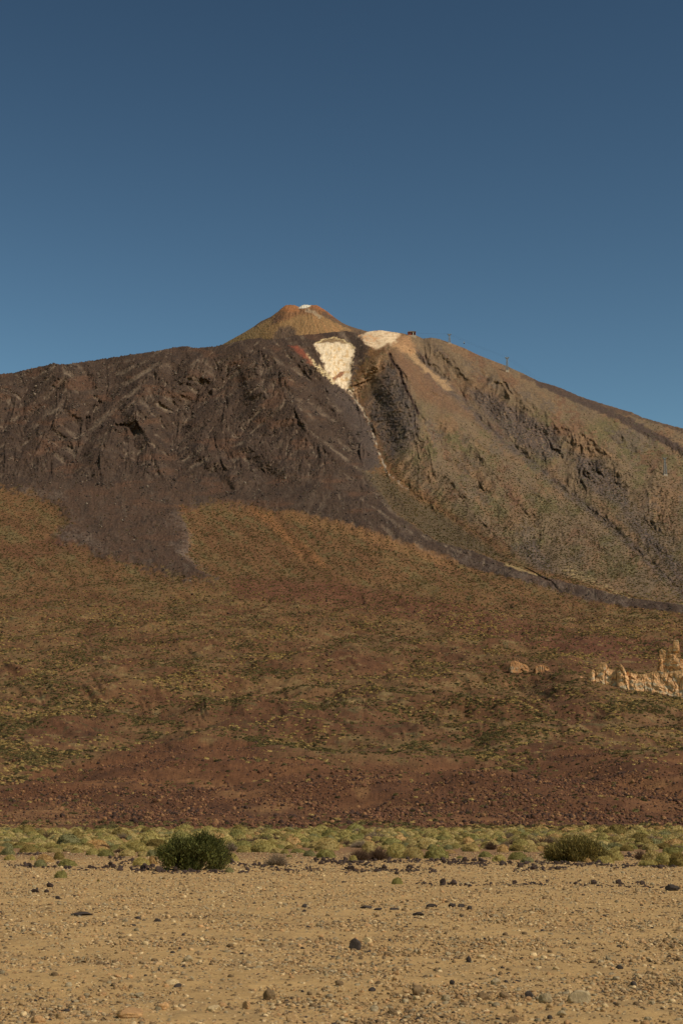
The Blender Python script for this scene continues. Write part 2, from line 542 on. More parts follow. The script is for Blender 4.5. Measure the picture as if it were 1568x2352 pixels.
    D -= (4.0 + 2.5 * lefts) * np.abs(fbm(X / 8.0 + Yp / 30, Yp / 7.0, 4, 42, 0.65)) * 2 * up * sstep(0, 10, dsk) * calm
    zf = sstep(1170, 1230, Yp) * (1 - sstep(1350, 1450, Yp)) * (1 - sstep(1100, 1400, X))
    D -= 14 * ridged((Yp * 0.8 - X * 0.6) / 42 + 0.5 * fbm(X / 60, Yp / 60, 2, 178), (X * 0.8 + Yp * 0.6) / 260, 3, 177) * zf
    # broken rock on the flank and in the gully, crevices
    for pts in FLANK_CRAGS + [GULLY_WALL, GULLY_HEAD]:
        D -= 22 * np.abs(fbm(X / 11 + Yp / 60, Yp / 10, 4, 45, 0.62)) * poly_mask(X, Yp, pts, 14)
    D -= 2.0 * fbm(X / 3.8, Yp / 3.2, 2, 46, 0.6) * up * sstep(0, 8, dsk) * calm * (0.35 + 0.65 * lefts)
    for pts in CREVICES:
        D += 9 * line_mask(X + 9 * fbm(X / 9, Yp / 9, 3, 47), Yp + 4 * fbm(X / 7, Yp / 7, 2, 49), pts, 0.6, 2.6) * sstep(-0.25, 0.2, fbm(X / 14, Yp / 14, 2, 48))
    # the bench that carries the ochre ridge
    yb = np.interp(X, OUT_X, OUT_B)
    dl = (OUT_D + OUT_G * (X - 1455)) - base_depth(yb)
    D += dl * sstep(1180, 1345, X) * (1 - sstep(1625, 1700, X)) * np.where(Yp > yb, 1 - sstep(0, 75, Yp - yb), 1 - sstep(0, 60, yb - Yp))
    P = at(X, Yp, D)
    # --- hummocks of the old lava field, heights in metres
    wx, wy = X0, S0
    low = sstep(360, 520, wy) * (1 - sstep(1500, 2300, wy))
    mid = sstep(900, 1500, wy) * (1 - sstep(2700, 3200, wy))
    hx = wx + 25 * fbm(wx / 110, wy / 110, 2, 44)
    hum = fbm(hx / 110, wy / 170, 3, 51, 0.40) * 15 * low + ridged(hx / 60 + wy / 300, wy / 200, 3, 55) * 3.2 * low
    hum = hum + fbm(hx / 170 - wy / 400, wy / 330, 4, 57, 0.45) * 11 * mid
    hum = hum + 6.0 * ridged((Yp - 0.17 * X) / 34 + 0.6 * fbm(X / 70, Yp / 40, 2, 58), X / 230, 3, 59) * sstep(1330, 1420, Yp) * (1 - sstep(1640, 1760, Yp))
    hum = hum * (0.35 + 0.65 * sstep(380, 700, wy))
    hum = hum * (1 - 0.9 * poly_mask(X, Yp, [(1330, 1500), (1720, 1500), (1720, 1640), (1500, 1625), (1330, 1590)], 30))
    P[..., 2] += hum
    px, py = project(P)
    # --- what covers the slopes (colour belongs to the rock, sand and dry scrub, except the gully wall's painted shade)
    wX, wY = X0, S0
    q1 = fbm(px / 16, py / 11, 4, 61); q2 = fbm(px / 16 + 40, py / 11, 4, 65)
    fx, fy = px + 11 * q1, py + 8 * q2
    hi = fbm(wX / 14, wY / 20, 4, 71, 0.6)
    hi2 = fbm(wX / 7, wY / 10, 3, 75, 0.65)
    pat = fbm(wX / 130, wY / 200, 4, 81, 0.55)
    pat2 = fbm(wX / 60, wY / 120, 4, 85, 0.55)
    k = np.array([0.95, 0.97, 0.94])
    brown = lin((118, 86, 55)) * k; olive = lin((110, 92, 58)) * k; orange = lin((125, 91, 59)) * k
    redb = lin((106, 73, 47)) * k; lava = lin((74, 59, 48)) * k; grey = lin((102, 86, 70)) * k
    tan = lin((152, 121, 80)) * k; straw = lin((150, 130, 84)) * k; field = lin((104, 70, 45)) * k
    C = np.ones(px.shape + (3,)) * brown
    # lower and middle slopes
    C = mix(C, orange, sstep(-0.1, 0.25, pat + 0.5 * hi) * (1 - sstep(1330, 1500, fy)) * 0.8)
    C = mix(C, lin((112, 80, 52)) * k, sstep(0.05, 0.3, fbm(wX / 45, wY / 90, 5, 83, 0.65)) * (1 - sstep(1330, 1500, fy)) * 0.8)
    C = mix(C, lin((96, 88, 56)) * k, sstep(0.12, 0.3, fbm(wX / 16, wY / 40, 4, 84, 0.65)) * (1 - sstep(1380, 1500, fy)) * 0.7)
    C = mix(C, redb, sstep(-0.15, 0.25, pat2 + 0.35 * pat) * sstep(1330, 1480, fy) * 0.85)
    C = mix(C, olive, sstep(0.0, 0.35, fbm(wX / 90, wY / 150, 4, 88) + 0.2 * hi) * 0.35)
    uu, vv = px * 0.80 + py * 0.60, py * 0.80 - px * 0.60
    b1 = fbm(vv / 20 + 0.6 * q1, uu / 170, 4, 171, 0.6)
    zb1 = sstep(1130, 1190, fy) * (1 - sstep(1320, 1400, fy))
    C = mix(C, lin((110, 76, 50)) * k, sstep(0.05, 0.3, b1) * zb1 * 0.7)
    C = mix(C, lin((112, 98, 62)) * k, sstep(0.05, 0.3, -b1) * zb1 * 0.6)
    b2 = fbm((py - 0.17 * px) / 24 + 0.7 * q1, px / 260, 5, 175, 0.6)
    zb2 = sstep(1300, 1400, fy)
    C = mix(C, lin((102, 68, 44)) * k, sstep(0.04, 0.28, b2) * zb2 * 0.75)
    C = mix(C, lin((128, 102, 64)) * k, sstep(0.08, 0.32, -b2) * zb2 * 0.6)
    # right-hand flank
    flank = sstep(0, 60, fx - np.interp(fy, [760, 900, 1000, 1100, 1200, 1300, 1420], [900, 810, 860, 900, 1040, 1190, 1600])) * (1 - sstep(1340, 1420, fy - 0.08 * (fx - 784)))
    fl = np.ones(px.shape + (3,)) * (lin((118, 98, 74)) * k)
    lon = fbm(ang * 16 + 0.9 * fbm(px / 60, py / 60, 3, 89), rad / 130, 4, 91, 0.6)
    fl = mix(fl, lin((126, 99, 72)) * k, sstep(-0.05, 0.3, lon))
    fl = mix(fl, lin((106, 94, 64)) * k, sstep(0.0, 0.3, fbm(ang * 12 + 0.6 * q1, rad / 90, 4, 95, 0.6)) * sstep(880, 1000, fy))
    fl = mix(fl, lin((102, 88, 74)) * k, sstep(0.08, 0.35, fbm(ang * 15 + 9 + 0.7 * q2, rad / 110, 4, 98, 0.6)) * 0.7)
    fl = mix(fl, lin((140, 114, 84)) * k, sstep(0.35, 0.85, -RILL[1] * 0.6 - RILL[2] * 0.3 + 0.7 * q1 + 0.5 * lon) * 0.4)
    fl = mix(fl, lin((88, 74, 62)) * k, sstep(0.4, 0.9, RILL[1] * 0.5 + RILL[2] * 0.5 + 0.6 * q2 - 0.4 * lon) * 0.45)
    fl = mix(fl, lin((114, 82, 61)) * k, sstep(0.12, 0.4, fbm(ang * 14 + 3 + 0.7 * q2, rad / 120, 4, 99, 0.6)) * 0.7)
    C = C + (fl - C) * flank[..., None]
    # dark young lava
    bx, by = fx + 16 * fbm(px / 40, py / 28, 3, 68), fy + 13 * fbm(px / 40 + 7, py / 28, 3, 69)
    bw = 0.35 + 0.65 * (1 - sstep(760, 900, px))
    dark = poly_mask(px + (bx - px) * bw, py + (by - py) * bw, DARK, 30)
    thin = poly_mask(px + 4 * q1, py + 4 * q2, DARK, 5)
    dark = dark + (thin - dark) * sstep(840, 980, px)
    dark = sstep(-0.16, 0.16, dark - 0.5 + (0.6 - 0.35 * sstep(840, 980, px)) * fbm(px / 13, py / 7, 4, 64, 0.7))
    dk = np.ones(px.shape + (3,)) * lava
    dk = mix(dk, lin((84, 69, 57)) * k, sstep(0.0, 0.4, fbm(vx / 40, vy / 30, 4, 101, 0.6)))
    big = fbm(vx / 95, vy / 75, 3, 113)
    calm2 = 1 - 0.9 * sstep(1060, 1130, py) * (1 - sstep(640, 860, px))
    dk = mix(dk, lin((62, 51, 44)) * k, sstep(0.05, 0.35, fbm(vx / 30 + 50, vy / 26, 4, 107, 0.6)) * 0.6)
    scree = sstep(0.25, 0.75, -RILL[1] + 0.45 * big + 0.5 * fbm(px / 12, py / 12, 3, 105)) * sstep(-0.15, 0.25, big + 0.25 * q1)
    dk = mix(dk, lin((116, 100, 83)) * k, scree * 0.6 * calm2)
    dk = mix(dk, lin((132, 115, 96)) * k, sstep(0.42, 0.8, -RILL[2] * 0.6 - RILL[1] * 0.5 + 0.6 * fbm(px / 14, py / 14, 3, 106)) * 0.6 * calm2)
    dk = mix(dk, lin((58, 47, 41)) * k, sstep(0.3, 0.85, RILL[1] * 0.6 + RILL[2] * 0.5 + 0.4 * q2) * 0.6 * calm2)
    dk = mix(dk, lin((96, 70, 53)) * k, sstep(0.1, 0.4, fbm(wX / 110, wY / 110, 3, 109)) * 0.6)
    smooth_side = sstep(70, 15, seg_dist(fx, fy, MAIN_GULLY)[0]) * (fy < 1180)
    dk = mix(dk, lin((86, 75, 68)) * k, smooth_side * 0.7)
    dk = mix(dk, lin((92, 78, 66)) * k, sstep(0.1, 0.4, fbm(px / 22 - py / 60, py / 40, 4, 117, 0.62)) * sstep(1080, 1140, fy) * 0.7)
    tongue = poly_mask(fx, fy, [(60, 1120), (450, 1120), (470, 1345), (110, 1250)], 12)
    dk = mix(dk, lin((86, 66, 52)) * k, tongue * 0.7 * sstep(-0.35, 0.2, fbm(px / 30, py / 22, 4, 119, 0.6)))
    C = C + (dk - C) * dark[..., None]
    C = mix(C, lin((90, 78, 58)) * k, poly_mask(fx, fy, [(832, 1092), (868, 1082), (940, 1135), (1000, 1172), (1090, 1230), (1180, 1292), (1080, 1268), (1000, 1246), (905, 1180)], 10) * 0.8)
    # pale levees of the tongue and of the long flow
    for pts, w in (([(60, 1132), (150, 1150)], 4), ([(165, 1205), (130, 1232), (200, 1250)], 6), ([(170, 1225), (215, 1250), (240, 1270)], 7), ([(398, 1195), (432, 1230), (420, 1280)], 9), ([(395, 1260), (470, 1308)], 6),
                   ([(1040, 1285), (1110, 1303), (1160, 1318)], 4), ([(1180, 1325), (1240, 1345), (1310, 1368)], 5), ([(1330, 1375), (1440, 1394)], 3)):
        C = mix(C, lin((118, 103, 90)) * k, line_mask(fx, fy, pts, w, 6) * sstep(-0.15, 0.15, hi + 0.1) * 0.3)
    # grey scree strips and crags of the flank
    C = mix(C, lin((86, 76, 70)) * k, line_mask(fx + 10 * q2, fy + 8 * q1, SCREE, 3, 14) * (0.3 + 0.4 * sstep(-0.2, 0.2, q2)))
    for pts in FLANK_CRAGS:
        m = poly_mask(fx, fy, pts, 10)
        C = mix(C, lin((88, 77, 70)) * k, m * 0.8)
        C = mix(C, lin((132, 104, 76)) * k, m * sstep(0.15, 0.35, hi2) * 0.7)
    C = mix(C, lin((76, 62, 54)) * k, line_mask(fx, fy, [(1236, 878), (1300, 905), (1420, 958), (1500, 1000), (1568, 1035), (1720, 1110)], 6, 6) * 0.9)
    C = mix(C, lin((86, 68, 56)) * k, line_mask(fx, fy, [(1200, 864), (1280, 890), (1340, 915), (1450, 950), (1568, 988)], 4, 5) * 0.7)
    # gully with a pale stream bed, wall darkened in colour for its shade, reddish ridge
    wall = poly_mask(fx, fy, [(890, 830), (915, 855), (930, 890), (958, 940), (965, 990), (940, 1020), (905, 1060), (880, 1040), (860, 985), (840, 935), (868, 890)], 16)
    C = mix(C, lin((86, 75, 67)) * k, wall * (0.55 + 0.45 * sstep(-0.2, 0.3, q2)))
    C = mix(C, lin((120, 104, 88)) * k, wall * sstep(0.18, 0.36, hi) * 0.6)
    C = mix(C, lin((116, 82, 60)) * k, poly_mask(fx, fy, [(890, 806), (915, 808), (962, 840), (1030, 905), (1080, 960), (1040, 950), (960, 915), (925, 862), (905, 835)], 12) * 0.5)
    C = mix(C, lin((60, 44, 38)) * k, line_mask(fx * 0.4 + px * 0.6, fy * 0.4 + py * 0.6, [(894, 813), (903, 836), (920, 852), (924, 878), (943, 914), (960, 950)], 1.6, 3) * 0.9)
    C = mix(C, lin((186, 168, 144)) * k, line_mask(px + 5 * q1, py + 5 * q2, MAIN_GULLY[:6], 0.6, 3.2) * (1 - 0.6 * sstep(1040, 1130, py)) * sstep(-0.25, 0.2, fbm(px / 6, py / 8, 3, 66)) * 0.85)
    C = mix(C, lin((146, 116, 86)) * k, poly_mask(fx, fy, [(884, 800), (899, 795), (870, 850), (845, 880), (820, 915), (808, 905), (822, 875), (850, 830)], 6) * sstep(-0.25, 0.2, hi) * 0.8)
    C = mix(C, lin((168, 136, 98)) * k, line_mask(fx, fy, [(899, 786), (944, 808), (959, 833), (1000, 866), (1030, 892)], 3, 7) * 0.8)
    C = mix(C, lin((168, 128, 90)) * k, poly_mask(fx, fy, [(905, 766), (940, 774), (955, 800), (945, 818), (900, 795)], 6) * 0.7)
    # sulphur-bleached ground below the summit
    bleach = mix(np.ones(px.shape + (3,)) * lin((222, 194, 160)), lin((196, 162, 122)), sstep(0.0, 0.4, fbm(px / 5, py / 22, 4, 133, 0.6)) * 0.8) * k
    gx, gy = px + 8 * q1 + 3 * fbm(px / 5, py / 5, 2, 67), py + 7 * q2
    rag = 0.55 * fbm(px / 6 - py / 14, py / 9, 4, 137, 0.65)
    scar = poly_mask(gx, gy, [(721, 795), (739, 790), (767, 790), (791, 791), (815, 805), (813, 820), (807, 839), (807, 872), (802, 884), (812, 904), (793, 900), (763, 881), (747, 850), (733, 815)], 8)
    C = mix(C, lin((178, 152, 122)) * k, line_mask(gx, gy, [(799, 885), (812, 915), (832, 945)], 2, 6) * sstep(-0.2, 0.2, rag) * 0.8)
    C = mix(C, bleach, sstep(-0.3, 0.3, scar - 0.5 + rag))
    C = mix(C, lin((150, 124, 96)) * k, scar * sstep(0.1, 0.4, fbm(px / 4 + py / 30, py / 26, 4, 139, 0.65)) * 0.6)
    C = mix(C, lin((140, 116, 84)) * k, poly_mask(gx, gy, [(724, 793), (740, 782), (767, 776), (790, 787), (797, 795), (768, 789), (742, 790)], 2) * 0.9)
    C = mix(C, lin((206, 176, 128)) * k, line_mask(gx, gy, [(724, 793), (740, 782), (767, 776), (791, 786), (814, 803)], 0.8, 2) * 0.8)
    C = mix(C, lin((214, 184, 138)) * k, line_mask(gx, gy, [(703, 823), (735, 852), (765, 882)], 2.5, 4) * sstep(-0.35, 0.1, hi2) * 0.85)
    C = mix(C, lin((128, 72, 54)) * k, poly_mask(fx, fy, [(665, 797), (684, 797), (712, 830), (722, 846), (700, 832), (680, 812)], 4) * 0.85)
    C = mix(C, lin((128, 84, 58)) * k, poly_mask(gx, gy, [(763, 876), (775, 863), (792, 855), (788, 866), (776, 876), (768, 881)], 2) * 0.9)
    inw = poly_mask(gx, gy, [(735, 800), (805, 800), (804, 895), (770, 880)], 4)
    C = mix(C, lin((196, 152, 100)) * k, inw * sstep(0.12, 0.3, fbm(px / 9, py / 9, 3, 131)) * 0.7)
    C = mix(C, mix(np.ones(px.shape + (3,)) * lin((224, 190, 152)), lin((190, 148, 112)), sstep(-0.05, 0.35, fbm(px / 9, py / 6, 4, 134, 0.6)) * 0.9) * k, poly_mask(gx, gy, [(826, 772), (840, 760), (873, 755), (904, 760), (917, 770), (904, 787), (880, 797), (860, 803), (838, 790)], 5) * sstep(-0.55, -0.1, rag + 0.1))
    C = mix(C, lin((214, 158, 112)) * k, poly_mask(gx, gy, [(826, 772), (840, 766), (870, 775), (858, 786), (838, 786)], 4) * sstep(-0.1, 0.2, fbm(px / 8, py / 6, 3, 135)) * 0.9)
    # orange bank above the tongue, tan streaks, pale gravel fans
    C = mix(C, lin((146, 101, 62)) * k, poly_mask(fx, fy, [(575, 1172), (620, 1180), (700, 1250), (760, 1310), (700, 1290), (620, 1210)], 8) * 0.8)
    C = mix(C, lin((142, 104, 66)) * k, line_mask(fx, fy, [(660, 1186), (800, 1218), (930, 1262), (1040, 1300)], 5, 9) * 0.6)
    for pts in ([(540, 1200), (640, 1270), (760, 1350)], [(480, 1210), (560, 1290)], [(640, 1190), (720, 1300), (790, 1345)]):
        C = mix(C, redb, line_mask(fx, fy, pts, 4, 8) * 0.6)
    C = mix(C, lin((158, 134, 92)) * k, line_mask(fx, fy, [(1300, 1310), (1360, 1335), (1440, 1376)], 4, 8) * sstep(-0.1, 0.2, hi) * 0.9)
    C = mix(C, lin((158, 134, 92)) * k, line_mask(fx, fy, [(1160, 1300), (1230, 1325)], 2, 5) * 0.8)
    # red band across the middle, red and dark patches of old lava
    C = mix(C, lin((104, 66, 47)) * k, poly_mask(fx, fy, [(-200, 1262), (0, 1258), (110, 1236), (210, 1268), (140, 1275), (0, 1285), (-200, 1290)], 8) * 0.5)
    C = mix(C, lin((108, 69, 49)) * k, line_mask(fx, fy + 3 * hi, [(560, 1350), (760, 1366), (1000, 1405), (1250, 1465), (1420, 1490), (1600, 1500)], 16, 22) * 0.8)
    redm = np.zeros(px.shape)
    for pts in ([(1220, 1625), (1290, 1600), (1370, 1625), (1400, 1650), (1340, 1680), (1260, 1650)], [(700, 1640), (860, 1630), (1000, 1670), (900, 1700), (760, 1680)],
                [(240, 1740), (330, 1700), (480, 1690), (560, 1700), (480, 1735), (300, 1760)], [(470, 1640), (620, 1610), (760, 1650), (700, 1700), (560, 1690)], [(20, 1700), (150, 1640), (300, 1650), (200, 1720)],
                [(1190, 1720), (1290, 1690), (1400, 1730), (1330, 1780)], [(760, 1480), (900, 1510), (880, 1560), (770, 1530)], [(960, 1480), (1080, 1500), (1040, 1540)]):
        redm = np.maximum(redm, poly_mask(fx, fy, pts, 14))
    C = mix(C, lin((100, 67, 44)) * k, redm * 0.85)
    C = mix(C, lin((134, 98, 64)) * k, poly_mask(fx, fy, [(140, 1500), (250, 1580), (215, 1590), (120, 1520)], 8) * 0.7)
    # the reddish lava field in front
    top = np.interp(fx, [-200, 0, 80, 200, 330, 440, 560, 660, 780, 860, 980, 1180, 1290, 1400, 1568, 1750], [1800, 1808, 1775, 1745, 1715, 1698, 1700, 1735, 1762, 1735, 1750, 1772, 1715, 1725, 1722, 1722])
    fm = sstep(-18, 18, fy - top + 26 * fbm(wX / 45, wY / 110, 3, 146))
    fc = np.ones(px.shape + (3,)) * field
    fc = mix(fc, lin((120, 84, 53)) * k, sstep(0.0, 0.4, fbm(wX / 40, wY / 60, 4, 141)))
    fc = mix(fc, lin((82, 56, 39)) * k, sstep(0.05, 0.4, fbm(wX / 55, wY / 80, 4, 145)) * 0.8)
    C = C + (fc - C) * fm[..., None]
    for pts in ([(800, 1790), (850, 1785), (848, 1830), (825, 1835)], [(870, 1850), (950, 1855), (945, 1885), (880, 1880)], [(430, 1790), (520, 1800), (560, 1830), (500, 1825)], [(1080, 1800), (1135, 1825), (1120, 1832)],
                [(1480, 1815), (1530, 1790), (1568, 1785), (1500, 1815)], [(540, 1860), (640, 1820), (700, 1850), (620, 1870)], [(0, 1870), (120, 1850), (260, 1880), (100, 1905), (0, 1905)]):
        C = mix(C, lin((140, 104, 66)) * k, poly_mask(fx, fy, pts, 9) * sstep(-0.25, 0.15, hi + 0.1) * 0.75)
    # straw-coloured dry scrub and speckle of stones on the middle slopes
    sc_z = sstep(1340, 1430, fy) * (1 - fm) * (1 - dark)
    C = mix(C, straw, sstep(0.16, 0.42, fbm(wX / 26, wY / 26, 4, 151, 0.62) + 0.25 * fbm(wX / 180, wY / 260, 2, 155)) * sc_z * 0.5)
    C = mix(C, lin((80, 80, 50)) * k, sstep(0.2, 0.42, fbm(wX / 20 + 7, wY / 24, 4, 158, 0.62)) * (sc_z * 0.6 + 0.5 * flank * sstep(900, 980, fy)))
    jit = 1 + (0.20 * hi2 + 0.16 * hi + 0.55 * fbm(px / 3.6, py / 2.8, 3, 159, 0.75)) * (1 - 0.75 * sstep(0.2, 0.34, C.mean(-1)))
    pl = sstep(0.22, 0.34, C.mean(-1))
    tone = mix(np.ones(px.shape + (3,)) * np.array([0.90, 0.835, 0.84]), np.array([0.95, 0.86, 0.82]), dark)
    tone = mix(tone, np.array([0.99, 0.90, 0.88]), fm)
    C = C * mix(tone, np.array([1.0, 1.0, 1.0]), pl)
    C = np.clip(C * jit[..., None], 0.008, 0.95)
    # --- rubble relief: rough where lava lies, smooth on scree and bleached ground
    pale = np.clip(C.mean(-1) / 0.30, 0, 1)
    rg = (0.5 + 0.9 * np.maximum(dark * (1 - 0.6 * smooth_side), fm)) * (1 - 0.8 * pale)
    sz = np.clip(wY / 1800, 0.28, 2.2)
    bl = np.abs(fbm(wX / 12, wY / 16, 4, 161, 0.62)) * 3.5 * (1 - up) + np.abs(fbm(px / 5, py / 4, 3, 163, 0.62)) * 3.0 * up
    lift = poly_mask(px, py, DARK, 16) * 6.0
    slope = np.interp(wY, [300, 1000, 2500, 4000], [0.05, 0.15, 0.4, 0.55])
    nz = 1 / np.sqrt(1 + slope ** 2); ny = -slope * nz
    disp = bl * rg * sz * 0.8 + lift * sstep(0, 40, dsk)
    edge = sstep(330, 380, wY)
    P[..., 1] += ny * disp * edge
    P[..., 2] += nz * disp * edge
    # --- the far side
    back = []
    cb = []
    last = P[-1]
    for i in range(1, 9):
        q = last.copy()
        q[:, 1] += 40 * i ** 1.6; q[:, 2] -= 9 * i ** 1.75
        back.append(q); cb.append(C[-1])
    V = np.concatenate([P, np.array(back)], 0)
    CC = np.concatenate([C, np.array(cb)], 0)
    me = mesh_np('mountain', V, grid_quads(V.shape[0], V.shape[1]), True, {'Col': CC.reshape(-1, 3)})
    o = add('mountain', me, terrain_mat('mountain_slopes', 0.09, 0.35, 0.22, 1.6))
    o['kind'] = 'structure'
    # masks for the scrub and the blocks of lava
    fx2, fy2 = project(P)
    return o, P, dict(px=fx2, py=fy2, dark=dark, field=fm, flank=flank, scz=sc_z, pale=pale, wall=wall, red=redm)

MOUNTAIN, MP, MK = build_mountain()

def on_mountain(px, py):
    """point of the mountain surface behind a picture position, the nearest to us"""
    d = (MK['px'] - px) ** 2 + (MK['py'] - py) ** 2
    near = d < 4.0 ** 2
    if near.any():
        idx = np.where(near.ravel())[0]
        j = idx[np.argmin(MP[..., 1].ravel()[idx] + 20 * np.sqrt(d.ravel()[idx]))]
    else:
        j = int(np.argmin(d))
    return MP.reshape(-1, 3)[j].copy()

# ------------------------------------------------------------------ summit cone behind the lava shoulder
def build_cone():
    sk = [(470, 812), (506, 794), (531, 780), (558, 765), (583, 750), (599, 738), (621, 728), (638, 716), (646, 708), (657, 700.5), (668, 700), (676, 701), (687, 705), (692, 702), (698, 700), (713, 700.5), (728, 701),
          (740, 708), (752, 716), (768, 729), (785, 741), (800, 748), (818, 754), (843, 761), (880, 775), (920, 795)]
    xs = np.arange(470, 920, 1.0)
    ys = np.interp(xs, [p[0] for p in sk], [p[1] for p in sk])
    bump = np.exp(-((xs - 690) / 40) ** 2)
    ys = ys + fbm(xs / 7, xs * 0, 4, 7) * (0.8 + 1.6 * bump)
    nr = 130
    t = np.linspace(0, 1, nr)
    X = np.repeat(xs[None, :], nr, 0)
    yb = np.maximum(815, ys + 10)
    Yp = yb + (ys - yb) * t[:, None]
    D = 4850 + (815 - Yp) * 3.0 + ((X - 700) / 150) ** 2 * 190
    dsk = Yp - ys
    D += 35 * np.exp(-dsk / 8)
    ang = np.arctan2(X - 695, Yp - 640); rad = np.hypot(X - 695, Yp - 640)
    D -= 7 * ridged(ang * 6 + 0.5 * fbm(X / 25, Yp / 25, 2, 202), rad / 90, 3, 201) + 3 * fbm(X / 10, Yp / 8, 3, 203)
    d, tp, s_ = seg_dist(X, Yp, [(660, 715), (640, 745), (625, 775)])
    D -= 26 * np.clip(1 - d / 30, 0, 1)
    P = at(X, Yp, D)
    q1 = fbm(X / 12, Yp / 8, 4, 211); q2 = fbm(X / 12 + 30, Yp / 8, 4, 215)
    fx, fy = X + 6 * q1, Yp + 4 * q2
    k = np.array([0.95, 0.97, 0.94])
    C = np.ones(X.shape + (3,)) * (lin((142, 110, 73)) * k)
    C = mix(C, lin((158, 118, 78)) * k, sstep(-0.1, 0.3, fbm(ang * 20, rad / 60, 4, 221)) * sstep(660, 720, fx))
    C = mix(C, lin((128, 107, 74)) * k, (1 - sstep(560, 640, fx)) * 0.7)
    C = mix(C, lin((126, 88, 60)) * k, poly_mask(fx, fy, [(640, 710), (690, 706), (740, 706), (770, 730), (740, 722), (690, 722), (660, 735), (625, 745), (628, 725)], 5) * 0.85)
    C = mix(C, lin((160, 106, 66)) * k, poly_mask(fx, fy, [(645, 698), (685, 698), (685, 714), (668, 716), (645, 712)], 4) * 0.9)
    C = mix(C, lin((152, 96, 62)) * k, line_mask(fx, fy, [(716, 702), (738, 707), (760, 722), (775, 734)], 2.5, 4) * 0.8)
    dkc = lin((84, 68, 58)) * k
    C = mix(C, dkc, poly_mask(fx, fy, [(640, 752), (668, 748), (682, 762), (675, 775), (700, 778), (640, 790), (620, 785), (632, 765)], 5) * 0.85)
    C = mix(C, dkc, poly_mask(fx, fy, [(632, 722), (650, 728), (632, 744), (618, 748)], 4) * 0.6)
    C = mix(C, dkc, line_mask(fx, fy, [(745, 722), (775, 738), (810, 755), (850, 768)], 3, 4) * 0.7)
    C = mix(C, dkc, poly_mask(fx, fy, [(755, 766), (790, 760), (830, 762), (850, 790), (760, 790)], 5) * 0.9)
    C = mix(C, dkc, line_mask(fx, fy, [(585, 749), (602, 737), (622, 728)], 2, 3) * 0.7)
    C = mix(C, dkc, sstep(776, 786, fy) * (fx > 610))
    C = mix(C, lin((170, 150, 122)) * k, line_mask(fx, fy, [(704, 712), (722, 718), (735, 728)], 2, 3) * 0.6)
    C = mix(C, lin((214, 200, 178)) * k, poly_mask(X + 2 * q1, Yp + 2 * q2, [(686, 708), (690, 700), (698, 695), (713, 695), (714, 703), (706, 707)], 1.5))
    C = C * mix(np.ones(X.shape + (3,)) * np.array([0.83, 0.79, 0.79]), np.array([0.95, 0.95, 0.95]), sstep(0.35, 0.6, C.mean(-1)))
    C = np.clip(C * (1 + 0.30 * fbm(X / 2.4, Yp / 2.0, 3, 225))[..., None], 0.01, 0.92)
    P[..., 2] += 2.5 * fbm(X / 5, Yp / 4, 3, 231) * sstep(0, 6, dsk)
    back = []
    for i in range(1, 7):
        q = P[-1].copy(); q[:, 1] += 30 * i ** 1.5; q[:, 2] -= 12 * i ** 1.6
        back.append(q)
    V = np.concatenate([P, np.array(back)], 0)
    CC = np.concatenate([C] + [C[-1:]] * 6, 0)
    me = mesh_np('summit_cone', V, grid_quads(V.shape[0], V.shape[1]), True, {'Col': CC.reshape(-1, 3)})
    add('summit_cone', me, terrain_mat('cone_ash', 0.09, 0.35, 0.2, 1.2), MOUNTAIN)

build_cone()

# ------------------------------------------------------------------ prototypes: shrubs, stones
def ico(sub):
    t = (1 + 5 ** 0.5) / 2
    v = [(-1, t, 0), (1, t, 0), (-1, -t, 0), (1, -t, 0), (0, -1, t), (0, 1, t), (0, -1, -t), (0, 1, -t), (t, 0, -1), (t, 0, 1), (-t, 0, -1), (-t, 0, 1)]
    f = [(0, 11, 5), (0, 5, 1), (0, 1, 7), (0, 7, 10), (0, 10, 11), (1, 5, 9), (5, 11, 4), (11, 10, 2), (10, 7, 6), (7, 1, 8), (3, 9, 4), (3, 4, 2), (3, 2, 6), (3, 6, 8), (3, 8, 9), (4, 9, 5), (2, 4, 11), (6, 2, 10), (8, 6, 7), (9, 8, 1)]
    v = [Vector(p).normalized() for p in v]
    for _ in range(sub):
        cache = {}; nf = []
        def mid(a, b):
            kk = (min(a, b), max(a, b))
            if kk not in cache:
                v.append(((v[a] + v[b]) / 2).normalized()); cache[kk] = len(v) - 1
            return cache[kk]
        for a, b, c in f:
            x, y, z = mid(a, b), mid(b, c), mid(c, a)
            nf += [(a, x, z), (b, y, x), (c, z, y), (x, y, z)]
        f = nf
    return np.array([tuple(p) for p in v]), np.array(f)

def lump_noise(v, seed, scale, octv=3):
    return (fbm(v[:, 0] * scale + 3.1 * seed, v[:, 1] * scale + 1.7 * v[:, 2] * scale, octv, seed % 40) +
            fbm(v[:, 2] * scale - 2.3 * seed, v[:, 0] * scale * 0.8 - v[:, 1] * scale, octv, (seed + 13) % 40)) * 0.7

def stone_mesh(name, seed, mat, sub=2, rough=0.25, flat=0.7, smooth=True, cuts=0):
    v, f = ico(sub)
    rs = np.random.RandomState(seed)
    v = v * (1 + rough * lump_noise(v, seed, 1.3))[:, None]
    for _ in range(cuts):                              # broken faces
        nrm = rs.normal(size=3); nrm /= np.linalg.norm(nrm)
        h = rs.uniform(0.45, 0.8)
        dd = v @ nrm - h
        v = v - np.where(dd > 0, dd, 0)[:, None] * nrm
    v = v * np.array([1, rs.uniform(0.65, 1.0), flat * rs.uniform(0.8, 1.15)])
    v = v / (v[:, 0].max() - v[:, 0].min())            # one unit wide
    v[:, 2] -= v[:, 2].min() * 0.7                     # bedded a little into the ground
    me = mesh_np(name, v, f, smooth)
    me.materials.append(mat)
    return me

